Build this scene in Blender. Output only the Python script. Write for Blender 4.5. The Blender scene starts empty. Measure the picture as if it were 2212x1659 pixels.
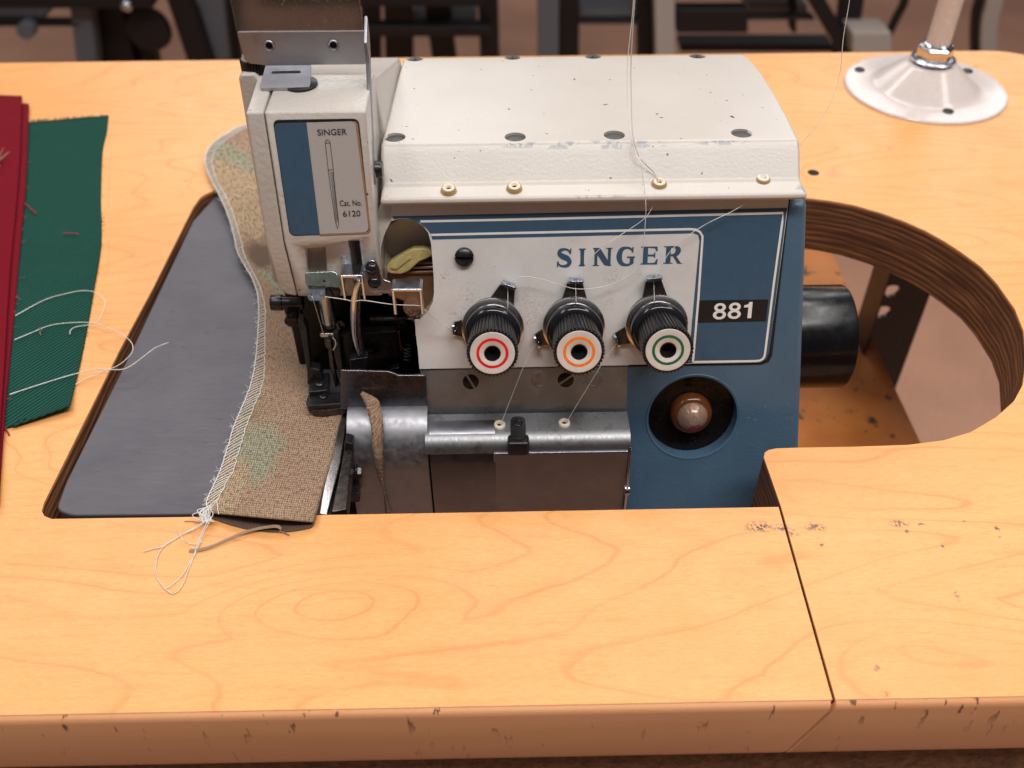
import bpy, bmesh, math, random
from mathutils import Vector, Matrix
from mathutils.geometry import tessellate_polygon
random.seed(7)
S = 0.01                      # everything below is authored in centimetres
C = bpy.context.scene.collection
sc = bpy.context.scene
rad = math.radians

# ------------------------------------------------------------------ camera
PITCH, ROLL, YAW, CAMH, FPX = rad(42.48), rad(-.405), rad(.717), 30.0, 2031.4
fwd = Vector((math.sin(YAW)*math.cos(PITCH), math.cos(YAW)*math.cos(PITCH), -math.sin(PITCH)))
rt = fwd.cross(Vector((0, 0, 1))).normalized(); up = rt.cross(fwd)
rt2 = rt*math.cos(ROLL)+up*math.sin(ROLL); up2 = -rt*math.sin(ROLL)+up*math.cos(ROLL)
RM = Matrix((rt2, up2, -fwd)).transposed()
CP = Vector((0, 0, CAMH))
cd = bpy.data.cameras.new('camera'); cam = bpy.data.objects.new('camera', cd); C.objects.link(cam)
cam.matrix_world = Matrix.Translation(CP*S) @ RM.to_4x4()
cd.sensor_width = 36; cd.lens = FPX/2212*36; cd.clip_start = .02; cd.clip_end = 60
cd.dof.use_dof = True; cd.dof.focus_distance = .395; cd.dof.aperture_fstop = 10
sc.camera = cam

# ------------------------------------------------------------------ light
W = bpy.data.worlds.new('World'); sc.world = W; W.use_nodes = True
nt = W.node_tree; bg = nt.nodes['Background']
tc = nt.nodes.new('ShaderNodeTexCoord'); sx = nt.nodes.new('ShaderNodeSeparateXYZ'); cr = nt.nodes.new('ShaderNodeValToRGB')
mr = nt.nodes.new('ShaderNodeMapRange'); mr.inputs['From Min'].default_value = -1
nt.links.new(tc.outputs['Generated'], sx.inputs[0]); nt.links.new(sx.outputs['Z'], mr.inputs['Value'])
nt.links.new(mr.outputs[0], cr.inputs[0]); nt.links.new(cr.outputs[0], bg.inputs[0])
el = cr.color_ramp.elements
el[0].position = .40; el[0].color = (.03, .02, .016, 1)
el[1].position = 1; el[1].color = (.80, .77, .78, 1)
for p, c in ((.51, (.10, .08, .075, 1)), (.58, (.24, .215, .215, 1)), (.70, (.30, .28, .28, 1)), (.84, (.55, .52, .53, 1))):
    e = el.new(p); e.color = c
bg.inputs[1].default_value = .24
def area(name, loc, size, size_y, power, rot=(0, 0, 0), col=(1, .96, .93)):
    l = bpy.data.lights.new(name, 'AREA'); l.shape = 'RECTANGLE'; l.size = size; l.size_y = size_y
    l.energy = power; l.color = col
    o = bpy.data.objects.new(name, l); C.objects.link(o); o.location = Vector(loc)*S
    o.rotation_euler = rot
    return o
# ceiling fixtures of the workroom, 1.7 to 2 m above the table top
area('ceiling_light_near', (35, -25, 175), 1.5, .30, 26, (rad(14), 0, 0))
area('ceiling_light_left', (-95, 20, 165), .3, 1.5, 8, (0, rad(-28), 0))
area('ceiling_light_far', (60, 150, 185), 1.5, .3, 14, (rad(-38), 0, rad(-10)))
area('ceiling_light_back', (-90, 170, 185), 1.5, .3, 11, (rad(-38), 0, rad(14)))
area('window_left', (-70, 330, 150), 1.5, 1.1, 13, (rad(-66), 0, 0), (.95, .97, 1))
area('window_right', (150, 310, 150), 1.1, 1.1, 10, (rad(-66), 0, rad(-24)), (.95, .97, 1))
area('ceiling_light_side', (130, 40, 175), .3, 1.5, 9, (0, rad(38), 0))
vs = sc.view_settings; vs.view_transform = 'Standard'; vs.look = 'None'; vs.exposure = .12; vs.gamma = 1
sc.cycles.max_bounces = 8

# ------------------------------------------------------------------ pixel -> space helpers (points on real planes)
def ray(u, v):
    return RM @ Vector(((u-1106)/FPX, -(v-829.5)/FPX, -1))
def onz(u, v, z=0):
    d = ray(u, v); return CP+d*((z-CAMH)/d.z)
def ony(u, v, y):
    d = ray(u, v); return CP+d*(y/d.y)
def onp(u, v, P, N):
    d = ray(u, v); return CP+d*((P-CP).dot(N)/d.dot(N))
TH = rad(19)
PN = Vector((0, -math.cos(TH), math.sin(TH))); PV = Vector((0, math.sin(TH), math.cos(TH))); PP = Vector((.24, 30.5, .5))
def pan(u, v, o=0.): return onp(u, v, PP+PN*o, PN)
HV = Vector((0, 1.3, 4.93)).normalized(); HN = Vector((0, -HV.z, HV.y)); HP = Vector((-7, 33.3, 13.63))
def hed(u, v, o=0.): return onp(u, v, HP+HN*o, HN)
X = Vector((1, 0, 0)); Yv = Vector((0, 1, 0)); Zv = Vector((0, 0, 1))

# ------------------------------------------------------------------ materials
MOFF = Vector((3, 36, -9)); TOFF = Vector((0, 43, -74))   # base points of the machine and of the table
class NT:
    def __init__(s, name):
        s.m = bpy.data.materials.new(name); s.m.use_nodes = True; s.t = s.m.node_tree
        s.b = s.t.nodes['Principled BSDF']; s.co = None
    def n(s, typ, **kw):
        x = s.t.nodes.new('ShaderNode'+typ)
        for k, v in kw.items(): setattr(x, k, v)
        return x
    def l(s, a, b): s.t.links.new(a, b)
    def coord(s, sc3=(1, 1, 1), kind='Object', loc=(0, 0, 0), rot=(0, 0, 0)):
        c = s.n('TexCoord'); m = s.n('Mapping')
        k = 100 if kind == 'Object' else 1
        m.inputs['Scale'].default_value = [a*k for a in sc3]; m.inputs['Location'].default_value = loc
        m.inputs['Rotation'].default_value = rot
        s.l(c.outputs[kind], m.inputs[0]); return m.outputs[0]
    def noise(s, vec, scale, detail=3, rough=.55, dist=0.):
        x = s.n('TexNoise'); x.inputs['Scale'].default_value = scale; x.inputs['Detail'].default_value = detail
        x.inputs['Roughness'].default_value = rough; x.inputs['Distortion'].default_value = dist
        s.l(vec, x.inputs['Vector']); return x.outputs['Fac']
    def ramp(s, fac, stops, interp='LINEAR'):
        x = s.n('ValToRGB'); e = x.color_ramp.elements; x.color_ramp.interpolation = interp
        for i, (p, c) in enumerate(stops):
            c = (c, c, c, 1) if isinstance(c, (int, float)) else (*c, 1)
            if i < 2: e[i].position = p; e[i].color = c
            else: q = e.new(p); q.color = c
        s.l(fac, x.inputs[0]); return x.outputs[0]
    def math(s, op, a, b=None, c=None, clamp=False):
        x = s.n('Math', operation=op, use_clamp=clamp)
        for i, v in enumerate((a, b, c)):
            if v is None: continue
            if isinstance(v, (int, float)): x.inputs[i].default_value = v
            else: s.l(v, x.inputs[i])
        return x.outputs[0]
    def mix(s, fac, a, b, mode='MIX'):
        x = s.n('Mix', data_type='RGBA', blend_type=mode)
        for i, v in ((0, fac), (6, a), (7, b)):
            if isinstance(v, (int, float)): x.inputs[i].default_value = v
            elif isinstance(v, tuple): x.inputs[i].default_value = (*v, 1)
            else: s.l(v, x.inputs[i])
        return x.outputs[2]
    def bump(s, h, dist, strength=1):
        x = s.n('Bump'); x.inputs['Strength'].default_value = strength; x.inputs['Distance'].default_value = dist*S
        s.l(h, x.inputs['Height']); s.l(x.outputs[0], s.b.inputs['Normal'])
    def spot(s, p, r, stretch=1., soft=.5, off=None):
        """1 inside a ragged round patch (cm, object space)"""
        off = off or MOFF
        v = s.n('VectorMath', operation='SUBTRACT'); s.l(s.coord(), v.inputs[0]); v.inputs[1].default_value = Vector(p)-off
        m = s.n('VectorMath', operation='MULTIPLY'); s.l(v.outputs[0], m.inputs[0]); m.inputs[1].default_value = (1/stretch, 1, 1)
        ln = s.n('VectorMath', operation='LENGTH'); s.l(m.outputs[0], ln.inputs[0])
        x = s.n('MapRange'); x.inputs['From Min'].default_value = r*(1-soft); x.inputs['From Max'].default_value = r
        x.inputs['To Min'].default_value = 1; x.inputs['To Max'].default_value = 0
        s.l(ln.outputs['Value'], x.inputs['Value']); return x.outputs[0]
    def set(s, col=None, rough=None, metal=None, **kw):
        for k, v in (('Base Color', col), ('Roughness', rough), ('Metallic', metal)):
            if v is None: continue
            if isinstance(v, (int, float)): s.b.inputs[k].default_value = v
            elif isinstance(v, tuple): s.b.inputs[k].default_value = (*v, 1)
            else: s.l(v, s.b.inputs[k])
        for k, v in kw.items(): s.b.inputs[k.replace('_', ' ')].default_value = v
        return s.m
M = {}
def plain(name, col, rough=.5, metal=0., var=.12, nscale=3., bump=0., bscale=30., **kw):
    t = NT(name); n = t.noise(t.coord(), nscale, 4)
    c = t.ramp(n, [(.3, tuple(a*(1-var) for a in col)), (.7, tuple(min(1, a*(1+var)) for a in col))])
    r = t.ramp(t.noise(t.coord(), nscale*2.3, 5), [(.3, max(0, rough-.06)), (.7, min(1, rough+.08))])
    if bump: t.bump(t.noise(t.coord(), bscale, 2), bump)
    M[name] = t.set(c, r, metal, **kw); return M[name]

# cast white enamel: orange-peel texture, chips, grime specks
def enamel(name, col, chips=None, dirt=.5, peel=.006, pscale=8):
    t = NT(name); co = t.coord()
    n = t.noise(co, .35, 4); c = t.ramp(n, [(.3, tuple(a*.93 for a in col)), (.7, col)])
    g = t.math('MULTIPLY', t.ramp(t.noise(co, 11, 5, .75), [(.60, 0.), (.68, 1.)]), t.ramp(t.noise(co, .45, 3), [(.45, 0.), (.68, dirt)]))
    c = t.mix(g, c, (.16, .10, .07))
    sp = t.ramp(t.noise(co, 3.3, 2, .4), [(.745, 0.), (.755, 1.)])
    c = t.mix(sp, c, (.07, .065, .06))
    met = sp
    for a in (chips or []):
        p, ex, r = a
        e = t.math('MULTIPLY', t.spot(p, r, ex, .35), t.ramp(t.noise(co, 2.4, 5, .6), [(.50, 0.), (.53, 1.)]))
        c = t.mix(e, c, (.30, .31, .33)); met = t.math('MAXIMUM', met, e)
    t.bump(t.math('SUBTRACT', t.noise(co, pscale, 2, .45), t.math('MULTIPLY', met, .5)), peel)
    M[name] = t.set(c, .33, 0., Specular_IOR_Level=.5); return M[name]
WHITE = (.53, .485, .44)
enamel('white_enamel', WHITE, chips=[(ony(1290, 312, 34.95), 14, .26), (ony(1130, 311, 34.95), 8, .2), (ony(1560, 308, 34.95), 10, .13), (pan(1290, 423, .78), 12, .17), (pan(1480, 417, .78), 14, .12), (pan(1741, 398, .6), 1, .5)])
enamel('head_enamel', (.51, .47, .43), dirt=.6, peel=.028, pscale=5)
# blue enamel
t = NT('blue_enamel'); co = t.coord()
c = t.ramp(t.noise(co, .5, 4), [(.3, (.056, .110, .172)), (.7, (.070, .130, .198))])
c = t.mix(t.ramp(t.noise(co, 3.1, 5, .6), [(.715, 0.), (.73, .8)]), c, (.32, .36, .38))
t.bump(t.noise(co, 7, 2), .018); M['blue_enamel'] = t.set(c, .38)
plain('blue_print', (.044, .088, .145), .36, var=.06, bump=.002)
# wood laminate with cathedral figure and wear marks
def wood():
    t = NT('maple_laminate'); co = t.coord((.026, .115, .115)); fine = t.coord()
    n = t.noise(co, 1.0, 2, .4, .35)
    wob = t.noise(t.coord((.5, 1.3, 1.3)), 1.0, 3, .6)
    n = t.math('ADD', n, t.math('MULTIPLY', t.spot(onz(722, 1290), 2.2, 2.6, 1., TOFF), .13))
    n = t.math('ADD', n, t.math('MULTIPLY', t.spot(onz(1960, 1390), 2.4, 2.6, 1., TOFF), .10))
    f = t.math('ADD', t.math('MULTIPLY', n, 25), t.math('MULTIPLY', wob, .24))
    ln = t.math('PINGPONG', f, .5)
    lines = t.ramp(ln, [(.0, 1.), (.028, .65), (.07, .20), (.38, 0.)])
    fade = t.ramp(t.noise(t.coord((.12, .3, .3)), 1., 3), [(.35, .35), (.60, 1.)])
    a = t.ramp(t.noise(t.coord((.05, .12, .12)), 1., 3), [(.3, (.76, .350, .112)), (.7, (.80, .400, .145))])
    c = t.mix(t.math('MULTIPLY', t.math('MULTIPLY', lines, fade), .68), a, (.58, .21, .055))
    fl = t.noise(t.coord((2.2, 16, 16)), 1., 3, .6)
    c = t.mix(t.ramp(fl, [(.35, .42), (.60, 0.)]), c, (.62, .27, .075))
    c = t.mix(t.ramp(t.noise(t.coord((.35, 3.2, 3.2)), 1., 5, .65, .4), [(.50, 0.), (.66, .30)]), c, (.62, .25, .07))
    fk = t.noise(t.coord((5, 26, 26)), 1., 2, .5)
    c = t.mix(t.ramp(fk, [(.60, 0.), (.72, .22)]), c, (.86, .60, .36))
    rag = t.ramp(t.noise(fine, 6.5, 4, .65), [(.47, 0.), (.52, 1.)])
    for (u, v, r, st, col) in [(1640, 1138, .42, 2.2, (.05, .04, .06)), (1690, 1140, .3, 1.6, (.06, .05, .07)), (1762, 1139, .35, 1.9, (.12, .07, .06)),
                               (1712, 1152, .3, 1.3, (.30, .12, .05)), (1942, 1131, .30, 2.0, (.05, .04, .06)), (1960, 1148, .16, 1., (.07, .05, .07)),
                               (1990, 1133, .14, 1.6, (.1, .06, .06)), (2082, 1126, .13, 1., (.05, .04, .06)), (2154, 1142, .22, .8, (.06, .05, .07)),
                               (2160, 1160, .14, .7, (.06, .05, .07)), (2036, 1180, .13, 1., (.07, .05, .07)), (2170, 1222, .12, .8, (.02, .07, .14)),
                               (2066, 1283, .24, .7, (.07, .05, .07)), (2073, 1297, .13, .8, (.05, .05, .08)), (1893, 1443, .2, 1., (.05, .045, .07)),
                               (1775, 1177, .15, 1., (.10, .07, .07)), (400, 390, .12, 1., (.02, .015, .01)), (1913, 1500, .2, 1.5, (.45, .18, .08)),
                               (2107, 143, .2, 1.3, (.05, .03, .02)), (1800, 377, .9, 1., (.58, .30, .13))]:
        p = onz(u, v)
        k = t.spot(p, r*.85, st, .8, TOFF)
        if col[0] < .5: k = t.math('MULTIPLY', k, rag)
        c = t.mix(k, c, col)
    t.bump(fl, .004)
    r = t.ramp(t.noise(fine, .8, 5), [(.3, .33), (.7, .46)])
    M['maple_laminate'] = t.set(c, r, 0, Specular_IOR_Level=.45)
wood()
t = NT('dark_ply'); co = t.coord((.07, .07, .75))
zs = t.n('SeparateXYZ'); t.l(t.coord(), zs.inputs[0])
f = t.math('PINGPONG', t.math('ADD', t.math('MULTIPLY', zs.outputs['Z'], 2.6), t.math('MULTIPLY', t.noise(co, .9, 4, .6, .3), 3.0)), .5)
c = t.ramp(f, [(0., (.060, .022, .010)), (.2, (.24, .088, .034)), (.5, (.36, .145, .06))])
c = t.mix(t.ramp(t.noise(t.coord((.4, .4, 9)), 1., 4), [(.4, .75), (.6, 0.)]), c, (.07, .028, .014))
t.bump(f, .03); M['dark_ply'] = t.set(c, .65)
# edge band
t = NT('edge_band'); co = t.coord()
c = t.ramp(t.noise(t.coord((.08, 1, 1)), 1., 4), [(.3, (.70, .33, .15)), (.7, (.76, .38, .185))])
sc1 = t.ramp(t.noise(t.coord((2.6, 1, .55), rot=(0, .35, 0)), 1.0, 4, .6), [(.645, 0.), (.67, 1.)])
zz = t.n('SeparateXYZ'); t.l(co, zz.inputs[0])
k = t.math('MULTIPLY', sc1, t.ramp(t.math('SUBTRACT', zz.outputs['Z'], 72.4), [(.0, 0.), (.99, 1.)]))
c = t.mix(k, c, (.20, .085, .045))
t.bump(sc1, -.03); M['edge_band'] = t.set(c, .42)
t = NT('particle_board'); co = t.coord()
c = t.ramp(t.noise(co, 2.5, 6, .7), [(.35, (.10, .04, .018)), (.65, (.26, .12, .055))]); t.bump(t.noise(co, 6, 4), .05)
M['particle_board'] = t.set(c, .8)
t = NT('stained_hardboard'); co = t.coord()
c = t.ramp(t.noise(co, .25, 5, .6), [(.3, (.62, .19, .035)), (.7, (.80, .29, .06))])
c = t.mix(t.ramp(t.noise(co, .42, 6, .7, .5), [(.61, 0.), (.635, .93)]), c, (.055, .03, .02))
c = t.mix(t.ramp(t.noise(co, 1.6, 4), [(.66, 0.), (.70, .6)]), c, (.12, .05, .02))
M['stained_hardboard'] = t.set(c, .6)
t = NT('carpet_floor'); co = t.coord()
c = t.ramp(t.noise(co, 2.2, 4, .7), [(.3, (.40, .20, .125)), (.7, (.54, .30, .20))])
c = t.mix(t.ramp(t.noise(co, .06, 4), [(.4, .0), (.7, .25)]), c, (.2, .11, .08))
t.bump(t.noise(co, 3, 2), .1); M['carpet_floor'] = t.set(c, .9)
# brushed / plain steel
def steel(name, col, rough, stretch=(8, 1, 1), br=.02, grime=0.):
    t = NT(name); co = t.coord()
    n = t.noise(t.coord(stretch), 3., 4, .6)
    r = t.ramp(n, [(.3, rough*.8), (.7, rough*1.25)])
    c = t.ramp(t.noise(co, .8, 4), [(.3, tuple(a*.85 for a in col)), (.7, col)])
    if grime:
        k = t.ramp(t.noise(co, 1.6, 6, .7), [(.52, 0.), (.66, grime)]); c = t.mix(k, c, (.12, .085, .06)); 
    dust = t.ramp(t.noise(co, 2.9, 2, .4), [(.80, 0.), (.81, .7)])
    c = t.mix(dust, c, (.55, .5, .45))
    t.bump(n, br*.1); M[name] = t.set(c, r, 1.)
steel('satin_steel', (.38, .38, .405), .50, (1, 1, 1), 0)
steel('cover_steel', (.17, .17, .195), .27, (1, 1, 1), 0)
plain('lower_steel', (.23, .23, .24), .30, .6, var=.1, nscale=.8)
steel('plate_steel', (.36, .365, .375), .50, grime=.5)
steel('bright_steel', (.62, .61, .62), .22)
steel('bracket_steel', (.46, .46, .50), .42, (1, 1, 1), 0)
plain('chrome', (.56, .64, .76), .17, 1., var=.06, nscale=2)
plain('door_steel', (.225, .225, .25), .33, 1., var=.06, nscale=.6)
plain('pulley_black', (.003, .003, .004), .22, 0., var=.2, nscale=1.)
plain('zinc', (.62, .64, .70), .18, 1., var=.15, nscale=6)
plain('black_metal', (.030, .027, .030), .20, .5, var=.3, bump=.004, bscale=12)
plain('black_oiled', (.012, .010, .011), .22, .5, var=.4, bump=.006, bscale=9)
plain('knife_black', (.035, .028, .026), .3, .6, var=.4)
plain('guide_grey', (.36, .40, .36), .25, .85, var=.15)
plain('gun_metal', (.10, .085, .08), .28, .9, var=.3)
plain('black_plastic', (.008, .008, .009), .32, 0., var=.25, bump=.003, bscale=20)
plain('black_gloss', (.010, .010, .012), .12, 0., var=.2)
plain('well_grey', (.075, .075, .07), .5, .3)
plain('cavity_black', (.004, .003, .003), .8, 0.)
plain('ceramic', (.80, .66, .54), .32, 0., var=.06, nscale=9)
plain('brass_ring', (.52, .36, .16), .38, .4)
plain('cap_white', (.62, .56, .52), .40, 0., var=.07)
plain('ink_black', (.012, .011, .012), .4)
plain('label_white', (.74, .72, .70), .35, var=.03)
plain('ring_red', (.72, .012, .014), .4); plain('ring_orange', (.95, .20, .01), .4); plain('ring_green', (.012, .12, .055), .4)
plain('felt_green', (.02, .075, .035), .95, bump=.05, bscale=14)
plain('yellow_silicone', (.62, .47, .20), .30, 0., var=.15, Transmission_Weight=.25, Subsurface_Weight=.2)
plain('amber_plastic', (.26, .13, .07), .18, 0., var=.15, Transmission_Weight=.35)
plain('amber_ring', (.16, .045, .012), .16, 0., Transmission_Weight=.3)
plain('clear_dome', (.66, .50, .40), .05, 0., Transmission_Weight=.72)
plain('dome_cream', (.45, .22, .12), .3, .3)
plain('dome_red', (.38, .018, .01), .3)
plain('flange_enamel', (.60, .53, .50), .14, 0., var=.04, bump=.003, bscale=3)
plain('pole_enamel', (.58, .51, .475), .25, 0., var=.05)
plain('thread_white', (.66, .64, .60), .75, 0., var=.1, nscale=30)
plain('thread_grey', (.50, .44, .40), .8, 0., var=.1, nscale=30)
plain('thread_brown', (.30, .20, .13), .85, 0., var=.25, nscale=20)
plain('cloth_fold_shade', (.10, .06, .04), .9, 0., var=.3, nscale=12)  # shade inside the open fold put into the under layer's dark brown
plain('thread_red', (.30, .015, .03), .85, 0.)
plain('leg_grey', (.12, .13, .15), .5); plain('leg_white', (.46, .42, .38), .45); plain('leg_black', (.006, .005, .006), .5)
plain('sticker_silver', (.40, .375, .36), .40, 0., var=.08, nscale=22, bump=.003, bscale=40)
plain('sticker_rust', (.27, .16, .085), .5)
plain('lint', (.30, .17, .12), .95)
# white printed panel with rusty lint
t = NT('panel_white'); co = t.coord()
c = t.ramp(t.noise(co, .6, 3), [(.3, (.60, .57, .555)), (.7, (.67, .64, .62))])
rg = t.ramp(t.noise(co, 11, 6, .8), [(.50, 0.), (.66, 1.)])
for (u, v, r, st) in [(1015, 640, .9, 1.), (1150, 655, 1., 1.2), (1140, 690, .55, 1.3), (1180, 750, .6, .6), (1330, 760, .6, 1.), (985, 680, .6, 1.), (1320, 600, .9, .6), (1003, 555, .62, 1.), (960, 600, .8, .8), (1310, 650, .7, .6)]:
    p = pan(u, v)
    c = t.mix(t.math('MULTIPLY', t.math('MULTIPLY', t.spot(p, r, st, .9), rg), .75), c, (.24, .09, .06))
fb = t.ramp(t.noise(t.coord((3, 9, 9), rot=(0, .6, .3)), 1.6, 3, .6, 2.), [(.67, 0.), (.69, .6)])
c = t.mix(fb, c, (.22, .15, .14))
M['panel_white'] = t.set(c, .30)
# cloth-plate paint
t = NT('tray_metal'); co = t.coord()
c = t.ramp(t.noise(co, .35, 4), [(.3, (.078, .072, .086)), (.7, (.100, .094, .108))])
vv = t.n('TexVoronoi', feature='DISTANCE_TO_EDGE'); vv.inputs['Scale'].default_value = .7
w2 = t.n('VectorMath', operation='ADD'); t.l(co, w2.inputs[0]); nn = t.n('TexNoise'); nn.inputs['Scale'].default_value = .5; t.l(co, nn.inputs['Vector'])
t.l(nn.outputs['Color'], w2.inputs[1]); t.l(w2.outputs[0], vv.inputs['Vector'])
scr = t.ramp(vv.outputs['Distance'], [(.0, 1.), (.012, 0.)])
scr = t.math('MULTIPLY', scr, t.ramp(t.noise(co, .6, 3), [(.45, 0.), (.6, .8)]))
c = t.mix(t.math('MULTIPLY', scr, .4), c, (.07, .07, .08))
sw = t.ramp(t.noise(t.coord((.5, 6, 1), rot=(0, 0, .8)), 1.3, 5, .7), [(.60, 0.), (.70, .28)])
c = t.mix(sw, c, (.15, .145, .16))
r = t.ramp(t.noise(t.coord((1, 7, 1), rot=(0, 0, .5)), 1., 5), [(.3, .40), (.7, .52)])
M['tray_metal'] = t.set(c, r, .25)
# fabrics
def cloth(name, c1, c2, rot, per, contrast=.5, kind='Object'):
    t = NT(name)
    w = t.n('TexWave'); w.inputs['Scale'].default_value = 1/per*.318*.5; w.inputs['Distortion'].default_value = .6; w.inputs['Detail'].default_value = 1; w.inputs['Detail Scale'].default_value = 3
    t.l(t.coord(kind=kind, rot=(0, 0, rot)), w.inputs['Vector'])
    n = t.noise(t.coord(), 9, 3, .7)
    f = t.math('ADD', t.math('MULTIPLY', w.outputs['Fac'], contrast), t.math('MULTIPLY', n, 1-contrast))
    c = t.ramp(f, [(.2, c1), (.8, c2)])
    c = t.mix(t.ramp(t.noise(t.coord(), .3, 3), [(.35, 0.), (.7, .25)]), c, c1)
    t.bump(f, .012); M[name] = t.set(c, .95, 0, Specular_IOR_Level=.15)
cloth('green_twill', (.003, .026, .019), (.016, .080, .060), .62, .10, .8)
cloth('red_canvas', (.11, .002, .008), (.19, .004, .014), 0, .05, .2)
t = NT('camo_cloth')
uv = t.coord(kind='UV')
def puv(cx, cy, rx, ry, soft=.5):
    v = t.n('VectorMath', operation='SUBTRACT'); t.l(uvw, v.inputs[0]); v.inputs[1].default_value = (cx, cy, 0)
    m = t.n('VectorMath', operation='MULTIPLY'); t.l(v.outputs[0], m.inputs[0]); m.inputs[1].default_value = (1/rx, 1/ry, 0)
    ln = t.n('VectorMath', operation='LENGTH'); t.l(m.outputs[0], ln.inputs[0])
    return t.ramp(ln.outputs['Value'], [(1-soft, 1.), (1., 0.)])
nn = t.n('TexNoise'); nn.inputs['Scale'].default_value = 1.0; nn.inputs['Detail'].default_value = 6; t.l(uv, nn.inputs['Vector'])
dv = t.n('VectorMath', operation='SUBTRACT'); t.l(nn.outputs['Color'], dv.inputs[0]); dv.inputs[1].default_value = (.5, .5, .5)
ds = t.n('VectorMath', operation='SCALE'); t.l(dv.outputs[0], ds.inputs[0]); ds.inputs['Scale'].default_value = 1.6
ad = t.n('VectorMath', operation='ADD'); t.l(uv, ad.inputs[0]); t.l(ds.outputs[0], ad.inputs[1]); uvw = ad.outputs[0]
CAMO_BROWN, CAMO_TAN, CAMO_GREEN, CAMO_DARK = (.44, .29, .195), (.55, .41, .25), (.37, .39, .27), (.12, .085, .07)
c = t.ramp(t.noise(uv, .5, 2), [(.3, CAMO_BROWN), (.7, (.50, .345, .235))])
CAMO_SPOTS = [(.6, 1.2, .95, 2.6, CAMO_TAN), (1.35, 3.3, 1.55, 1.25, CAMO_GREEN), (1.9, 2.1, .7, .8, CAMO_GREEN), (.5, 4.6, .6, .7, (.34, .28, .16)),
              (.9, 13.6, 3.0, 1.5, CAMO_TAN), (2.2, 11.9, 2.2, 1.0, CAMO_DARK), (2.2, 10.8, 1.8, .6, CAMO_GREEN), (1.5, 16.2, 4, .55, CAMO_GREEN), (.5, 15.2, 3, .8, CAMO_TAN)]
for cx, cy, rx, ry, col in CAMO_SPOTS: c = t.mix(puv(cx, cy, rx, ry), c, col)
uvs = t.coord(kind='UV', sc3=(1, .6, 1))
c = t.mix(t.ramp(t.noise(uvs, 10, 4, .9), [(.49, 0.), (.57, .85)]), c, (.10, .058, .038))
ck = t.n('TexWave'); ck.inputs['Scale'].default_value = 3.1; ck.inputs['Distortion'].default_value = .9; t.l(uv, ck.inputs['Vector'])
ck2 = t.n('TexWave', bands_direction='Y'); ck2.inputs['Scale'].default_value = 3.1; ck2.inputs['Distortion'].default_value = .9; t.l(uv, ck2.inputs['Vector'])
wv = t.math('MULTIPLY', ck.outputs['Fac'], ck2.outputs['Fac'])
c = t.mix(t.ramp(wv, [(.0, .60), (.5, 0.)]), c, (.12, .075, .05))
c = t.mix(t.ramp(wv, [(.6, 0.), (1., .28)]), c, (.66, .50, .36))
t.bump(wv, .02); M['camo_cloth'] = t.set(c, .95, 0, Specular_IOR_Level=.15)
# scratched acrylic
t = NT('scratched_acrylic'); co = t.coord()
hz = t.math('MULTIPLY', t.ramp(t.noise(t.coord((1, 1, 1)), 4.5, 6, .75, 1.), [(.55, 0.), (.66, 1.)]), t.ramp(t.noise(co, .5, 3), [(.35, .1), (.65, .75)]))
M['scratched_acrylic'] = t.set(t.mix(hz, (.42, .36, .32), (.62, .52, .45)), t.ramp(hz, [(0., .08), (1., .6)]), 0., Transmission_Weight=.93, IOR=1.45)

# ------------------------------------------------------------------ mesh helpers
def finish(name, me, mat, parent, smooth=40, bevel=0., seg=2, cut=None):
    for v in me.vertices:
        v.co = v.co*S
    o = bpy.data.objects.new(name, me)
    if parent is not None:
        off = LOC[root_of(parent).name]
        for v in me.vertices: v.co -= off*S
        o.parent = parent
    else:
        cs = [v.co for v in me.vertices]
        b = Vector(((min(c.x for c in cs)+max(c.x for c in cs))/2, (min(c.y for c in cs)+max(c.y for c in cs))/2, min(c.z for c in cs)))
        for v in me.vertices: v.co -= b
        o.location = b; LOC[o.name] = b/S
    C.objects.link(o)
    if mat is not None:
        for m in (mat if isinstance(mat, (list, tuple)) else [mat]): me.materials.append(M[m] if isinstance(m, str) else m)
    if smooth:
        me.shade_smooth(); me.set_sharp_from_angle(angle=rad(smooth))
    if bevel:
        b = o.modifiers.new('bevel', 'BEVEL'); b.width = bevel*S; b.segments = seg; b.limit_method = 'ANGLE'; b.angle_limit = rad(35)
        b.harden_normals = True
    return o
LOC = {}
def root_of(o):
    while o.parent: o = o.parent
    return o
def thing(name, label, cat, loc=(0, 0, 0), group=None):
    o = bpy.data.objects.new(name, None); C.objects.link(o); o.location = Vector(loc)*S; o.empty_display_size = .02
    LOC[o.name] = Vector(loc); tag(o, label, cat, group); return o
def tag(o, label, cat, group=None):
    o['label'] = label; o['category'] = cat
    if group: o['group'] = group
    return o
def raw(name, verts, faces, mat, parent, **kw):
    me = bpy.data.meshes.new(name); me.from_pydata([tuple(v) for v in verts], [], faces)
    bm = bmesh.new(); bm.from_mesh(me); bmesh.ops.recalc_face_normals(bm, faces=bm.faces); bm.to_mesh(me); bm.free()
    return finish(name, me, mat, parent, **kw)
def slab(name, pts, ext, mat, parent, holes=(), **kw):
    """polygon in space (with holes) extruded by a vector"""
    loops = [list(pts)]+[list(h) for h in holes]
    flat = [p for l in loops for p in l]; n = len(flat)
    tris = tessellate_polygon([[Vector(p) for p in l] for l in loops]) if holes else None
    verts = flat+[p+ext for p in flat]; faces = []
    if tris:
        for a in tris: faces.append(tuple(a)); faces.append(tuple(i+n for i in reversed(a)))
    else:
        faces.append(tuple(range(n))); faces.append(tuple(range(2*n-1, n-1, -1)))
    k = 0
    for l in loops:
        m = len(l)
        for i in range(m):
            j = (i+1) % m; faces.append((k+i, k+j, k+j+n, k+i+n))
        k += m
    return raw(name, verts, faces, mat, parent, **kw)
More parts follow.
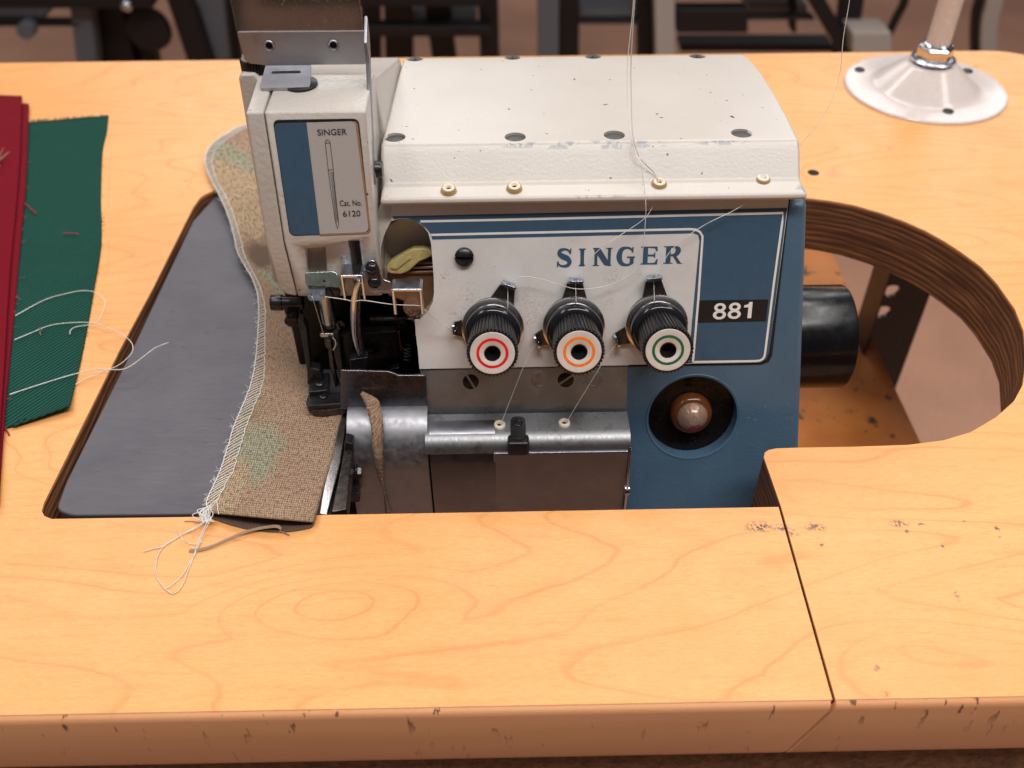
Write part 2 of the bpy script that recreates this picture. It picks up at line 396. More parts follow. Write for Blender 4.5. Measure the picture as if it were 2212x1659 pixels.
def rnd(pts, r=0., seg=5):
    """round corners; pts (u,v) or (u,v,r) in any 2-D space"""
    out = []; n = len(pts)
    for i in range(n):
        p = Vector(pts[i][:2]); q = Vector(pts[i-1][:2]); s = Vector(pts[(i+1) % n][:2])
        rr = pts[i][2] if len(pts[i]) > 2 else r
        if rr <= 0: out.append(tuple(p)); continue
        a = (q-p); b = (s-p); d = min(rr, a.length*.48, b.length*.48); a.normalize(); b.normalize()
        A = p+a*d; B = p+b*d
        for k in range(seg+1):
            w = k/seg; out.append(tuple(A*(1-w)**2+p*2*w*(1-w)+B*w*w))
    return out
def P2(pts, f, *a): return [f(u, v, *a) for u, v in pts]
def box(name, c, sz, mat, parent, ex=X, ey=Yv, ez=Zv, bevel=.03, **kw):
    c = Vector(c); h = [s/2 for s in sz]
    v = [c+ex*h[0]*i+ey*h[1]*j+ez*h[2]*k for i in (-1, 1) for j in (-1, 1) for k in (-1, 1)]
    f = [(0, 1, 3, 2), (4, 6, 7, 5), (0, 4, 5, 1), (2, 3, 7, 6), (0, 2, 6, 4), (1, 5, 7, 3)]
    return raw(name, v, f, mat, parent, bevel=bevel, **kw)
def frame_of(ax):
    ax = Vector(ax).normalized(); t0 = X if abs(ax.x) < .9 else Yv
    e1 = ax.cross(t0).normalized(); return ax, e1, ax.cross(e1)
def lathe(name, P, ax, prof, mat, parent, n=48, rad_fn=None, caps=True, phase=0., **kw):
    """prof: list of (radius, height); closed with caps"""
    P = Vector(P); ax, e1, e2 = frame_of(ax); v = []; f = []
    for i, (r, h) in enumerate(prof):
        for k in range(n):
            a = 2*math.pi*k/n+phase; rr = rad_fn(i, k, r) if rad_fn else r
            v.append(P+ax*h+(e1*math.cos(a)+e2*math.sin(a))*rr)
    for i in range(len(prof)-1):
        for k in range(n):
            j = (k+1) % n; f.append((i*n+k, i*n+j, i*n+n+j, i*n+n+k))
    if caps:
        f.append(tuple(range(n-1, -1, -1))); f.append(tuple(range((len(prof)-1)*n, len(prof)*n)))
    return raw(name, v, f, mat, parent, **kw)
def ringp(ri, ro, h0, h1, b=.0):
    """closed ring profile (rectangle section)"""
    return [(ri, h0), (ro, h0), (ro, h1), (ri, h1), (ri, h0)]
def cr_spline(pts, sub=8):
    pts = [Vector(p) for p in pts]
    if len(pts) < 3: 
        return pts
    out = []; n = len(pts)
    for i in range(n-1):
        p0 = pts[max(i-1, 0)]; p1 = pts[i]; p2 = pts[i+1]; p3 = pts[min(i+2, n-1)]
        for k in range(sub):
            w = k/sub
            out.append(.5*((2*p1)+(p2-p0)*w+(2*p0-5*p1+4*p2-p3)*w*w+(3*p1-p0-3*p2+p3)*w**3))
    out.append(pts[-1]); return out
def tube_geo(pts, r, n=6, sx=1., upv=None):
    v = []; f = []; prev = None
    for i, p in enumerate(pts):
        d = (pts[min(i+1, len(pts)-1)]-pts[max(i-1, 0)])
        if d.length < 1e-9: d = Vector((0, 0, 1))
        d.normalize()
        if upv is not None: e1 = (upv-d*upv.dot(d)).normalized()
        elif prev is None:
            t0 = Zv if abs(d.z) < .9 else X; e1 = (t0-d*t0.dot(d)).normalized()
        else: e1 = (prev-d*prev.dot(d)).normalized()
        prev = e1; e2 = d.cross(e1)
        rr = r(i/(len(pts)-1)) if callable(r) else r
        for k in range(n):
            a = 2*math.pi*(k+.5)/n; v.append(p+e1*math.cos(a)*rr+e2*math.sin(a)*rr*sx)
    for i in range(len(pts)-1):
        for k in range(n):
            j = (k+1) % n; f.append((i*n+k, i*n+j, i*n+n+j, i*n+n+k))
    f.append(tuple(range(n-1, -1, -1))); f.append(tuple(range((len(pts)-1)*n, len(pts)*n)))
    return v, f
def tube(name, pts, r, mat, parent, n=6, sub=8, sx=1., upv=None, **kw):
    v, f = tube_geo(cr_spline(pts, sub), r, n, sx, upv); return raw(name, v, f, mat, parent, smooth=60, **kw)
def multi(name, geos, mat, parent, **kw):
    v = []; f = []
    for a, b in geos:
        k = len(v); v += a; f += [tuple(i+k for i in q) for q in b]
    return raw(name, v, f, mat, parent, **kw)
def bar(name, pts, width, thick, wdir, mat, parent, bevel=.02, sub=1, **kw):
    """flat strap: centre line pts, width along wdir"""
    pts = cr_spline(pts, sub) if sub > 1 else [Vector(p) for p in pts]; wdir = Vector(wdir).normalized(); v = []; f = []
    for i, p in enumerate(pts):
        a = (pts[i]-pts[i-1]).normalized() if i else None; b = (pts[i+1]-pts[i]).normalized() if i < len(pts)-1 else None
        d = ((a or b)+(b or a)).normalized(); nn = d.cross(wdir).normalized()
        k = 1/max(.4, d.dot(a if a else b))
        w = width(i/(len(pts)-1)) if callable(width) else width
        for sx_, sy_ in ((-1, -1), (1, -1), (1, 1), (-1, 1)): v.append(p+wdir*w/2*sx_+nn*thick/2*sy_*k)
    for i in range(len(pts)-1):
        for k in range(4):
            j = (k+1) % 4; f.append((i*4+k, i*4+j, i*4+4+j, i*4+4+k))
    f.append((3, 2, 1, 0)); q = (len(pts)-1)*4; f.append((q, q+1, q+2, q+3))
    return raw(name, v, f, mat, parent, bevel=bevel, **kw)
def carve(o, cutters):
    """boolean difference baked into the mesh"""
    for c in cutters:
        m = o.modifiers.new('cut', 'BOOLEAN'); m.operation = 'DIFFERENCE'; m.object = c; m.solver = 'EXACT'
        while o.modifiers[0] != m: o.modifiers.move(len(o.modifiers)-1, 0) if o.modifiers[-1] == m else None
        dg = bpy.context.evaluated_depsgraph_get()
        rest = [x for x in o.modifiers if x != m]
        for x in rest: x.show_viewport = False
        dg.update()
        me = bpy.data.meshes.new_from_object(o.evaluated_get(dg))
        o.modifiers.remove(m)
        for x in rest: x.show_viewport = True
        o.data = me; bpy.data.objects.remove(c)
    o.data.shade_smooth(); o.data.set_sharp_from_angle(angle=rad(40))
    return o
def bake(o):
    dg = bpy.context.evaluated_depsgraph_get(); dg.update(); me = bpy.data.meshes.new_from_object(o.evaluated_get(dg)); o.modifiers.clear(); o.data = me
def text(name, s, O, ex, ey, w, h, mat, parent, depth=.01, bold=0., off=None):
    cu = bpy.data.curves.new(name, 'FONT'); cu.body = s; cu.extrude = .001; cu.offset = bold; cu.resolution_u = 6
    to = bpy.data.objects.new('tmp', cu); C.objects.link(to)
    dg = bpy.context.evaluated_depsgraph_get(); dg.update()
    me = bpy.data.meshes.new_from_object(to.evaluated_get(dg)); bpy.data.objects.remove(to)
    xs = [v.co.x for v in me.vertices]; ys = [v.co.y for v in me.vertices]
    x0, x1, y0, y1 = min(xs), max(xs), min(ys), max(ys); ez = ex.cross(ey).normalized()
    for v in me.vertices:
        v.co = O+ex*((v.co.x-x0)/(x1-x0)*w)+ey*((v.co.y-y0)/(y1-y0)*h)+ez*(depth if v.co.z > 0 else 0)
    me.name = name; me.materials.clear()
    return finish(name, me, mat, parent, smooth=0)
def screw(name, P, ax, r, h, mat, parent, slot=0., cross=False, dome=.25):
    """slotted screw head, slot modelled as a cut groove made of two half discs"""
    P = Vector(P); ax_, e1, e2 = frame_of(ax); a = slot; d1 = e1*math.cos(a)+e2*math.sin(a); d2 = ax_.cross(d1)
    g = []; sw = r*.13; n = 20
    for sgn in (1, -1):
        rows = []
        for rr, hh in ((1., 0.), (1., h*.7), (.86, h), (.4, h*(1+dome*.6))):
            row = []
            a0 = math.asin(min(.95, sw/(r*rr)))
            for k in range(n+1):
                b = a0+(math.pi-2*a0)*k/n
                row.append(P+ax_*hh+(d1*math.cos(b)+d2*math.sin(b)*sgn)*r*rr)
            rows.append(row)
        v = [p for q in rows for p in q]; m = n+1; f = []
        for i in range(3):
            for k in range(n): f.append((i*m+k, i*m+k+1, i*m+m+k+1, i*m+m+k))
            f.append((i*m, i*m+m, i*m+m+n, i*m+n))
        f.append(tuple(range(3*m, 4*m))); g.append((v, f))
    # floor of the slot
    v = []; f = []
    for hh in (0, h*.45):
        for k in range(24):
            b = 2*math.pi*k/24; v.append(P+ax_*hh+(d1*math.cos(b)+d2*math.sin(b))*r*.93)
    for k in range(24): f.append((k, (k+1) % 24, 24+(k+1) % 24, 24+k))
    f.append(tuple(range(24, 48))); g.append((v, f))
    return multi(name, g, mat, parent)

# ================================================================== SETTING
def plane(name, c, sx_, sy_, mat):
    o = raw(name, [Vector(c)+Vector((a*sx_/2, b*sy_/2, 0)) for a, b in ((-1, -1), (1, -1), (1, 1), (-1, 1))], [(0, 1, 2, 3)], mat, None, smooth=0)
    o['kind'] = 'structure'; return o
plane('floor', (0, 250, -74), 1600, 1600, 'carpet_floor')

# ================================================================== WORK TABLE
table = thing('work_table', 'maple laminate sewing table with machine cut-out, edge band and drop-in leaf', 'table', TOFF)
def grid_poly(pts): return [onz(u, v) for u, v in pts]
HOLE_L = rnd([(95, 1086), (90, 1104, 0), (96, 1115, 0), (112, 1121, 0), (700, 1112.5, 0), (1100, 1105.5, 0), (1684.5, 1095, 0),
              (1650, 988, 0), (1652, 978, 0), (1660, 972, 0), (1677, 968.6, 0), (1723, 967, 0), (1844, 965, 0), (1961, 961, 0), (2039, 951, 0), (2098, 933, 0), (2152, 901, 0), (2190, 867, 0),
              (2209, 832, 0), (2217, 775, 0), (2211, 714, 0), (2192, 667, 0), (2153, 612, 0), (2120, 577, 0), (2078, 546, 0), (2040, 521, 0), (2000, 499, 0), (1953, 478, 0), (1903, 460, 0), (1844, 443, 0), (1795, 434, 0), (1746, 428, 0),
              (1700, 425, 0), (465, 411, 0), (446, 418, 0), (432, 427, 0), (417, 448, 0), (330, 623, 0), (259, 755, 0)], 0)
# top outline: far right corner rounded
TOP = [onz(-700, 1560), onz(1801, 1518.5)]
yb = 69.7; yf = 16.38; xl = -75; xr = 42.2
top_out = [Vector((xl, yf, 0)), Vector((xr, yf, 0))]
for k in range(9):
    a = math.pi/2*k/8; top_out.append(Vector((xr-5+5*math.cos(a), yb-5+5*math.sin(a), 0)))
top_out.append(Vector((xl, yb, 0)))
hole3 = [onz(u, v) for u, v in HOLE_L]
hi = min(range(len(hole3)), key=lambda i: (hole3[i]-onz(1684.5, 1095)).length)
seamB = onz(1803.5, 1518); seamB.y = yf
seamT = hole3[hi]
# the seam runs from the hole's corner to the front edge: main board + drop-in leaf, a 1 mm gap between
gap = .055
hole3 = [h for h in hole3]
# main board = left/front piece and everything behind; leaf = front right piece.  Cut along the seam, then right of it along x
# leaf is bounded by the seam, the front edge, the right side and (hidden under the machine) the notch
# front/left piece
n = len(hole3)
leaf_i = hi
order_cw = hole3
def cutline(p, d=0.): return p+X*d
# single outline of top with slot for the seam: walk outer front edge to the seam, up the seam, round the hole, back down the seam
ring = []
ring += [Vector((xl, yf, 0)), cutline(seamB, -gap)]
idx = [(hi-k) % n for k in range(n+1)]
path = [hole3[i] for i in idx]
ring += [seamT-X*gap]
ring += path[1:-1]
ring += [seamT+X*gap*.0+Vector((gap, .0, 0)), cutline(seamB, gap)]
ring += top_out[1:]
top = slab('table_top', ring, Vector((0, 0, -.12)), 'maple_laminate', table, smooth=30)
ring2 = [p+Vector((0, 0, -.12)) for p in ring]
def inset(p, c=0): return p
core = slab('board_core', ring2, Vector((0, 0, -3.45)), 'dark_ply', table, smooth=30)
# edge band, rolled over at the top, cut by the curved seam
def band(x0, x1, curve0=None, curve1=None):
    prof = [(yf, -.05), (yf-.10, -.10), (yf-.17, -.2), (yf-.20, -.36), (yf-.20, -3.3), (yf-.14, -3.52), (yf-.02, -3.6), (yf, -3.6)]
    v = []; f = []; m = len(prof); nx = 30
    for i in range(nx+1):
        for (y, z) in prof:
            a = x0(z); b = x1(z); v.append(Vector((a+(b-a)*i/nx, y, z)))
    for i in range(nx):
        for k in range(m):
            j = (k+1) % m; f.append((i*m+k, i*m+j, i*m+m+j, i*m+m+k))
    f.append(tuple(range(m))); f.append(tuple(range(nx*m, nx*m+m)))
    return raw('edge_band', v, f, 'edge_band', table, smooth=50)
sb = seamB.x
cv = lambda z: sb-.02-1.12*(min(1, max(0, -z/3.6)))**1.9
band(lambda z: xl, lambda z: cv(z)-.09)
band(lambda z: cv(z)+.09, lambda z: xr)
slab('backing_board', [Vector((xl+1, yf+.9, -3.62)), Vector((xr-1, yf+.9, -3.62)), Vector((xr-1, yf+6.5, -3.62)), Vector((xl+1, yf+6.5, -3.62))], Vector((0, 0, -1.6)), 'particle_board', table, bevel=.03)
slab('apron', [Vector((xl+1, yf+.35, -3.7)), Vector((xr-1, yf+.35, -3.7)), Vector((xr-1, yf+.9, -3.7)), Vector((xl+1, yf+.9, -3.7))], Vector((0, 0, -7)), 'particle_board', table, bevel=.03)
# screw hole plug behind the machine and a nail hole
lathe('drilled_hole', onz(1757, 373)+Zv*.004, Zv, [(.36, 0), (.36, .006)], 'cavity_black', table, n=24)
# perforated steel leg under the table, seen through the cut-out
lx0, lx1, ly = 29.4, 34.4, 60.0
face = [(lx0, -3.7), (lx1, -3.7), (lx1, -73.9), (lx0, -73.9)]
def slot(cx, cz, w, h, ang=.2):
    out = []
    for k in range(16):
        a = 2*math.pi*k/16; px, pz = math.cos(a)*w/2, math.sin(a)*h/2
        out.append(Vector((cx+px*math.cos(ang)-pz*math.sin(ang), ly, cz+px*math.sin(ang)+pz*math.cos(ang))))
    return out
leg = slab('leg', [Vector((x, ly, z)) for x, z in face], Vector((0, .3, 0)), 'black_metal', table,
           holes=[slot(ony(1925, 629, ly).x, ony(1925, 629, ly).z, 1.35, 1.15), slot(ony(1906, 674, ly).x, ony(1906, 674, ly).z, 1.35, 1.15)])
slab('leg_flange', [Vector((lx0-.15, ly-2.6, -3.7)), Vector((lx0, ly-2.6, -3.7)), Vector((lx0, ly+.3, -3.7)), Vector((lx0-.15, ly+.3, -3.7))], Vector((0, 0, -70.2)), 'black_metal', leg)
for xx, yy in ((-60, 60), (-60, 24), (36, 24)):
    box('leg', (xx, yy, -38.8), (4, 4, 70.2), 'black_metal', table, bevel=.2)
# oil pan board hung below the machine
tray_b = slab('pan_board', [Vector((-32, 24, -20)), Vector((30.6, 24, -20)), Vector((30.6, 73.5, -20)), Vector((-32, 73.5, -20))], Vector((0, 0, -1.2)), 'stained_hardboard', table, bevel=.05)
for xx in (-30, 12): box('hanger_strap', (xx, 55, -11.8), (1.5, .3, 16.2), 'black_metal', table)

# ================================================================== OVERLOCK MACHINE
mc = thing('overlock_machine', 'white and blue industrial overlock sewing machine sunk into the table cut-out', 'sewing machine', MOFF)
# --- blue main casting
x0b, x1b = pan(905, 797).x+.8, 12.72
def psl(pts, o): return [PP+X*a+PV*b+PN*o for a, b in pts]
prof = [PP+PV*9.2+PN*-.06, PP+PV*-9.6+PN*-.06, Vector((0, 46, -8.6)), Vector((0, 46, 9.0)), Vector((0, 34.6, 9.3))]
def extr_x(name, prof, x0, x1, mat, parent, **kw):
    return slab(name, [Vector((x0, p.y, p.z)) for p in prof], X*(x1-x0), mat, parent, **kw)
kfl = (pan(1722, 965).x-12.72)/9.2
body = extr_x('body_casting', prof, x0b, x1b, 'blue_enamel', mc, bevel=.28, seg=3)
for v_ in body.data.vertices:
    if v_.co.x > .05: v_.co.x += kfl*max(0, 9.2*S-(v_.co.z+MOFF.z*S))
bake(body)
# round well of the sight glass
gc = pan(1497, 903); gr = 2.02
cut = lathe('tmp_cut', gc-PN*.75, PN, [(gr, 0), (gr, 2.)], None, mc, n=64)
carve(body, [cut])
wn = body.modifiers.new('normals', 'WEIGHTED_NORMAL'); wn.keep_sharp = True
lathe('well_rim', gc-PN*.06, PN, [(gr-.02, -.55), (gr+.0, .0), (gr+.10, .035), (gr+.13, 0.)], 'blue_enamel', mc, n=64, caps=False)
well = lathe('sight_plate', gc-PN*.74, PN, [(gr-.03, 0), (gr-.03, .06)], 'black_oiled', mc, n=64)
for k in range(4):
    a = k*math.pi/2+.12; screw('screw', gc-PN*.68+X*math.cos(a)*1.5+PV*math.sin(a)*1.5, PN, .2, .05, 'black_oiled', well, slot=.9+k)
lathe('sight_glass_ring', gc-PN*.68, PN, [(.96, 0), (.96, .25), (.90, .42), (.80, .50), (.70, .52)], 'amber_ring', well, n=40)
dome = lathe('sight_glass', gc-PN*.16, PN, [(.70, 0), (.70, .03), (.64, .18), (.44, .38), (.25, .50), (.235, .505), (.0001, .505)], 'clear_dome', well, n=40, caps=False)
lathe('oil_reflector', gc-PN*.16, PN, [(.66, .0), (.23, .42), (.22, .43), (.0001, .43)], 'dome_cream', dome, n=30, caps=False)
a0 = []; vv = []; 
for k in range(9):
    a = -1.95+k*.15; d = X*math.cos(a)+PV*math.sin(a); vv += [gc-PN*.16+PN*h_+d*r_ for r_, h_ in ((.703, .04), (.652, .19), (.45, .392), (.26, .508))]
raw('red_mark', vv, [(4*k+i, 4*k+4+i, 4*k+5+i, 4*k+1+i) for k in range(8) for i in range(3)], 'dome_red', dome)
# --- recess outline (dark gap) and printed front panel
WIN = [(905, 692), (925, 672), (935, 652), (937.5, 632), (937, 600), (934, 560), (931, 525), (925, 503), (913, 487), (897, 477), (880, 472.5), (861, 473), (845, 478)]
def rc(pts): return rnd(pts, 0)
PANEL = [(846, 440), (1706, 415), (1700, 462), (1661, 762), (1655, 776), (1642, 783), (1358, 788), (1357, 789), (906, 797), (903, 760), (898, 720), (896, 692)]+WIN
g_out = [(1709, 410), (1668, 768), (1661, 781), (1645, 787), (1357, 792), (1357, 700), (1600, 420)]
slab('panel_gap', P2(g_out, pan, -.02), -PN*.05, 'cavity_black', mc)
fp = slab('front_panel', P2(PANEL, pan, .06), -PN*.16, 'panel_white', mc, smooth=30)
def art(name, pts, o, mat='blue_print', holes=()): return slab(name, P2(pts, pan, o), -PN*.008, mat, fp, holes=[P2(h, pan, o) for h in holes], smooth=0)
# blue field: runs over the top and fills the right side; the white name plate is left out of it
inner = [(934, 517.5), (1100, 513.5), (1499, 504), (1508.5, 508), (1511, 520), (1499, 650), (1487, 783)]
field = [(846, 467.5), (1700.5, 449), (1661, 762), (1655, 776), (1642, 782.5), (1487, 784.5)]+[(1499, 650), (1511, 520), (1508.5, 508), (1499, 504), (1100, 513.5), (934, 517.5), (930, 505), (922, 495), (909, 483), (895, 476), (880, 471.7), (861, 472), (852, 474)]
art('printed_field', field, .070)
def stripe(name, pts, w, o=.080, mat='label_white'):
    q = [pan(u, v, o) for u, v in pts]; L = []; R_ = []
    for i, p in enumerate(q):
        d = (q[min(i+1, len(q)-1)]-q[max(i-1, 0)]).normalized(); nrm = d.cross(PN).normalized()
        L.append(p+nrm*w/2); R_.append(p-nrm*w/2)
    return slab(name, L+R_[::-1], -PN*.008, mat, fp, smooth=0)
stripe('printed_line', [(908, 478.3), (1100, 474.5), (1400, 467.3), (1691.5, 460), (1690, 480), (1672, 610), (1652.5, 765)]+[(1651, 771), (1647, 776), (1641, 779), (1632, 780), (1497, 782)], .095)
stripe('printed_line', [(931, 507.5), (1100, 503.7), (1300, 499.3), (1490, 495), (1503, 496), (1512, 501), (1517.5, 510), (1517, 522), (1509, 640), (1497, 782)], .095)
bb = [(1505.5, 649), (1660, 647), (1654.5, 694), (1502, 697.5)]
art('number_band', bb, .078, 'ink_black')
def ptext(name, s, lb, rb, ht, o, mat, parent, f=pan, **kw):
    a, b, c_ = f(*lb, o), f(*rb, o), f(*ht, o); ex = (b-a); w = ex.length; ex.normalize(); h = (c_-a).dot(PV if f == pan else HV)
    return text(name, s, a, ex, PV if f == pan else HV, w, h, mat, parent, **kw)
# flared name lettering, each letter built from its strokes
def stroke(pts, ws, sub=6):
    q = cr_spline([Vector((x, y, 0)) for x, y in pts], sub); m = len(q); L = []; R_ = []
    for i, p in enumerate(q):
        d = (q[min(i+1, m-1)]-q[max(i-1, 0)]).normalized(); nr = Vector((-d.y, d.x, 0))
        t_ = i/(m-1)*(len(ws)-1); k = min(int(t_), len(ws)-2); w = (ws[k]+(ws[k+1]-ws[k])*(t_-k))*1.22
        L.append(p+nr*w/2); R_.append(p-nr*w/2)
    return [(a.x, a.y) for a in L+R_[::-1]]
GL = {
 'S': [stroke([(.86, .76), (.72, .90), (.50, .945), (.24, .87), (.20, .70), (.42, .56), (.68, .46), (.82, .28), (.70, .10), (.42, .055), (.20, .12), (.08, .27)], [.09, .09, .10, .17, .22, .25, .25, .22, .16, .10, .09, .08]),
       [(.80, .70), (.92, .70), (.93, .99), (.86, .99)], [(.03, .0), (.10, .0), (.16, .31), (.05, .31)]],
 'I': [[(.22, 0), (.78, 0), (.75, .5), (.78, 1), (.22, 1), (.25, .5)], [(.0, 0), (1, 0), (1, .05), (.78, .10), (.22, .10), (.0, .05)], [(.0, 1), (1, 1), (1, .95), (.78, .9), (.22, .9), (.0, .95)]],
 'N': [[(.09, 0), (.24, 0), (.24, .98), (.09, .98)], [(.0, 0), (.34, 0), (.34, .05), (.0, .05)], [(.0, 1), (.36, 1), (.98, .0), (.80, .0), (.60, .05), (.04, .93)],
       [(.78, .06), (.93, .06), (.93, 1), (.78, 1)], [(.68, 1), (1.0, 1), (1.0, .95), (.68, .95)]],
 'G': [stroke([(.88, .78), (.72, .91), (.50, .95), (.24, .84), (.13, .5), (.24, .17), (.50, .05), (.74, .09), (.88, .2)], [.08, .09, .10, .20, .26, .20, .11, .10, .12]),
       [(.80, .70), (.90, .70), (.91, .99), (.84, .99)], [(.72, .08), (.93, .12), (.93, .46), (.72, .46)], [(.56, .42), (1.0, .42), (1.0, .50), (.56, .50)]],
 'E': [[(.12, 0), (.40, 0), (.40, 1), (.12, 1)], [(.0, 0), (.95, 0), (.98, .30), (.91, .30), (.80, .10), (.0, .06)], [(.0, 1), (.93, 1), (.95, .74), (.88, .74), (.78, .91), (.0, .94)],
       [(.38, .46), (.72, .46), (.78, .36), (.82, .36), (.82, .68), (.78, .68), (.72, .56), (.38, .56)]],
 'R': [[(.12, 0), (.38, 0), (.38, 1), (.12, 1)], [(.0, 0), (.5, 0), (.5, .05), (.0, .05)], [(.0, 1), (.5, 1), (.5, .95), (.0, .95)],
       stroke([(.3, .955), (.58, .95), (.74, .86), (.76, .72), (.68, .56), (.50, .49), (.3, .48)], [.09, .10, .20, .24, .19, .10, .08]), [(.46, .50), (.62, .52), (.94, .04), (1.06, .0), (.76, .0)]]}
L_ = [('S', 1018, 1132, 300, 165), ('I', 1176, 1226, 292, 167), ('N', 1275, 1412, 290, 162), ('G', 1445, 1573, 290, 155), ('E', 1615, 1738, 280, 153), ('R', 1775, 1908, 274, 150)]
def ring_(cx, cy, rx, ry, w, n_=36):
    v_ = []; f_ = []
    for k in range(n_):
        a = 2*math.pi*k/n_; v_ += [(cx+math.cos(a)*rx, cy+math.sin(a)*ry), (cx+math.cos(a)*(rx-w), cy+math.sin(a)*(ry-w*.62))]
    return v_, [(2*k, (2*k+2) % (2*n_), (2*k+3) % (2*n_), 2*k+1) for k in range(n_)]
geos = []
for (ua, ub, kind) in ((1538.6, 1568, 8), (1570.5, 1600, 8), (1604, 1623, 1)):
    vb = 690-(ua-1538)*.036; A = pan(ua, vb, .082); B = pan(ub, vb-.5, .082); h = (pan(ua, vb-35, .082)-A).dot(PV); ex = B-A
    if kind == 8:
        for cy, rx, ry in ((.735, .43, .265), (.275, .48, .285)):
            v_, f_ = ring_(.5, cy, rx, ry, .24); geos.append(([A+ex*x+PV*h*y+PN*(.001 if cy < .5 else .003) for x, y in v_], f_))
    else:
        poly = [(.55, 0), (.98, 0), (.98, 1), (.62, 1), (.50, .86), (.05, .80), (.05, .67), (.55, .67)]
        geos.append(([A+ex*x+PV*h*y for x, y in poly], [tuple(q) for q in tessellate_polygon([[Vector((x, y, 0)) for x, y in poly]])]))
multi('number_lettering', geos, 'label_white', fp, smooth=0)
geos = []
for ch, ua, ub, vb, vt in L_:
    ua, ub, vb, vt = 891+.305*ua, 891+.305*ub, 486+.305*vb, 486+.305*vt
    A = pan(ua, vb, .066); B = pan(ub, vb-.25, .066); h = (pan(ua, vt, .066)-A).dot(PV); ex = (B-A)
    for k, poly in enumerate(GL[ch]):
        o_ = PN*(.004+.0015*k); m = len(poly); a = [A+ex*x+PV*h*y+o_ for x, y in poly]
        tr = tessellate_polygon([[Vector((x, y, 0)) for x, y in poly]])
        geos.append((a, [tuple(q) for q in tr]))
multi('name_lettering', geos, 'blue_print', fp, smooth=0)
screw('panel_screw', pan(1003, 554, .06), PN, .40, .22, 'black_plastic', mc, slot=1.52, dome=.5)

# --- tension knobs
def tension(u, v, ring_mat, lab, up_px, lf_px, ang_up):
    hgt = 3.35
    ctr = pan(u, v, .06+hgt)-PN*hgt
    base = lathe('tension_knob', ctr+PN*.95, PN, [(.90, -.0), (.90, .10), (.92, .3)], 'black_plastic', mc, n=32)
    lathe('felt_washer', ctr, PN, [(1.25, 0), (1.28, .18), (1.22, .30)], 'felt_green', base, n=48)
    lathe('tension_disc', ctr+PN*.30, PN, [(1.0, 0), (1.30, .04), (1.35, .11), (1.33, .19), (1.22, .24), (.9, .25)], 'bright_steel', base, n=64)
    lathe('collar', ctr+PN*.53, PN, [(1.16, 0), (1.20, .1), (1.20, .62), (1.17, .72), (1.08, .80), (.95, .82)], 'black_gloss', base, n=64)
    T = 40
    def kn(i, k, r): return r*(1+.0*i) if i in (0, ) else r+(.028 if (k % 6) in (0, 1, 2) else -.028)*(0 if i in (5, 6) else 1)
    lathe('knurled_grip', ctr+PN*1.35, PN, [(.86, 0), (.93, .04), (.98, 1.0), (1.02, 1.90), (1.01, 1.985), (.955, 2.0), (.30, 2.0)], 'black_plastic', base, n=T*6, rad_fn=kn, caps=False, smooth=28)
    cap = lathe('cap', ctr+PN*3.345, PN, [(.33, -.02), (.86, -.02), (.90, .0), (.90, .012), (.885, .026), (.35, .026), (.33, .01), (.33, -.02)], 'cap_white', base, n=64, caps=False)
    lathe('colour_ring', ctr+PN*3.345, PN, [(.53, .026), (.53, .031), (.645, .031), (.645, .026)], ring_mat, cap, n=64, caps=False)
    lathe('bore', ctr+PN*2.5, PN, [(.0001, .02), (.30, .02), (.30, .86), (.335, .875)], 'black_gloss', cap, n=40, caps=False)
    lathe('bore_step', ctr+PN*2.5, PN, [(.19, .02), (.19, .5), (.3, .5)], 'gun_metal', cap, n=30, caps=False)
    # upper thread guide: tapered plate with a bent, pierced chrome lip
    tip = pan(*up_px, .35); root = ctr+PN*.33
    d = (tip-root); d -= PN*d.dot(PN); dn = d.normalized(); sd = dn.cross(PN).normalized()
    gd = slab('thread_guide', [root+dn*.9+sd*.62, root+dn*.9-sd*.62, tip-sd*.27-PN*.1, tip+sd*.27-PN*.1], -PN*.09, 'gun_metal', base, bevel=.02)
    lip = rnd([(-.36, 0), (.36, 0), (.36, .45), (-.36, .45)], .2)
    hole_ = [(math.cos(a)*.09, .2+math.sin(a)*.09) for a in [2*math.pi*k/12 for k in range(12)]]
    f2 = lambda p: tip+sd*p[0]+PN*(p[1]-.12)
    slab('guide_lip', [f2(p) for p in lip], -dn*.11, 'chrome', gd, holes=[[f2(p) for p in hole_]], bevel=.025)
    # side guide
    tip = pan(*lf_px, .35); d = (tip-root); d -= PN*d.dot(PN); dn = d.normalized(); sd = dn.cross(PN).normalized()
    gd = slab('thread_guide', [root+dn*.9+sd*.5, root+dn*.9-sd*.5, tip-sd*.27-PN*.1, tip+sd*.27-PN*.1], -PN*.09, 'gun_metal', base, bevel=.02)
    slab('guide_lip', [tip+sd*p[0]+PN*(p[1]-.12) for p in rnd([(-.33, 0), (.33, 0), (.33, .4), (-.33, .4)], .2)], -dn*.10, 'chrome', gd, holes=[[tip+sd*p[0]+PN*(p[1]-.12) for p in hole_]], bevel=.025)
    if lab: base['label'] = lab
tension(1063.7, 763, 'ring_red', 'black knurled tension knob with a red ring', (1100, 612), (978, 712), 0)
tension(1251, 760, 'ring_orange', 'black knurled tension knob with an orange ring', (1243, 603), (1158, 738), 0)
tension(1443, 756, 'ring_green', 'black knurled tension knob with a green ring', (1412, 597), (1330, 736), 0)

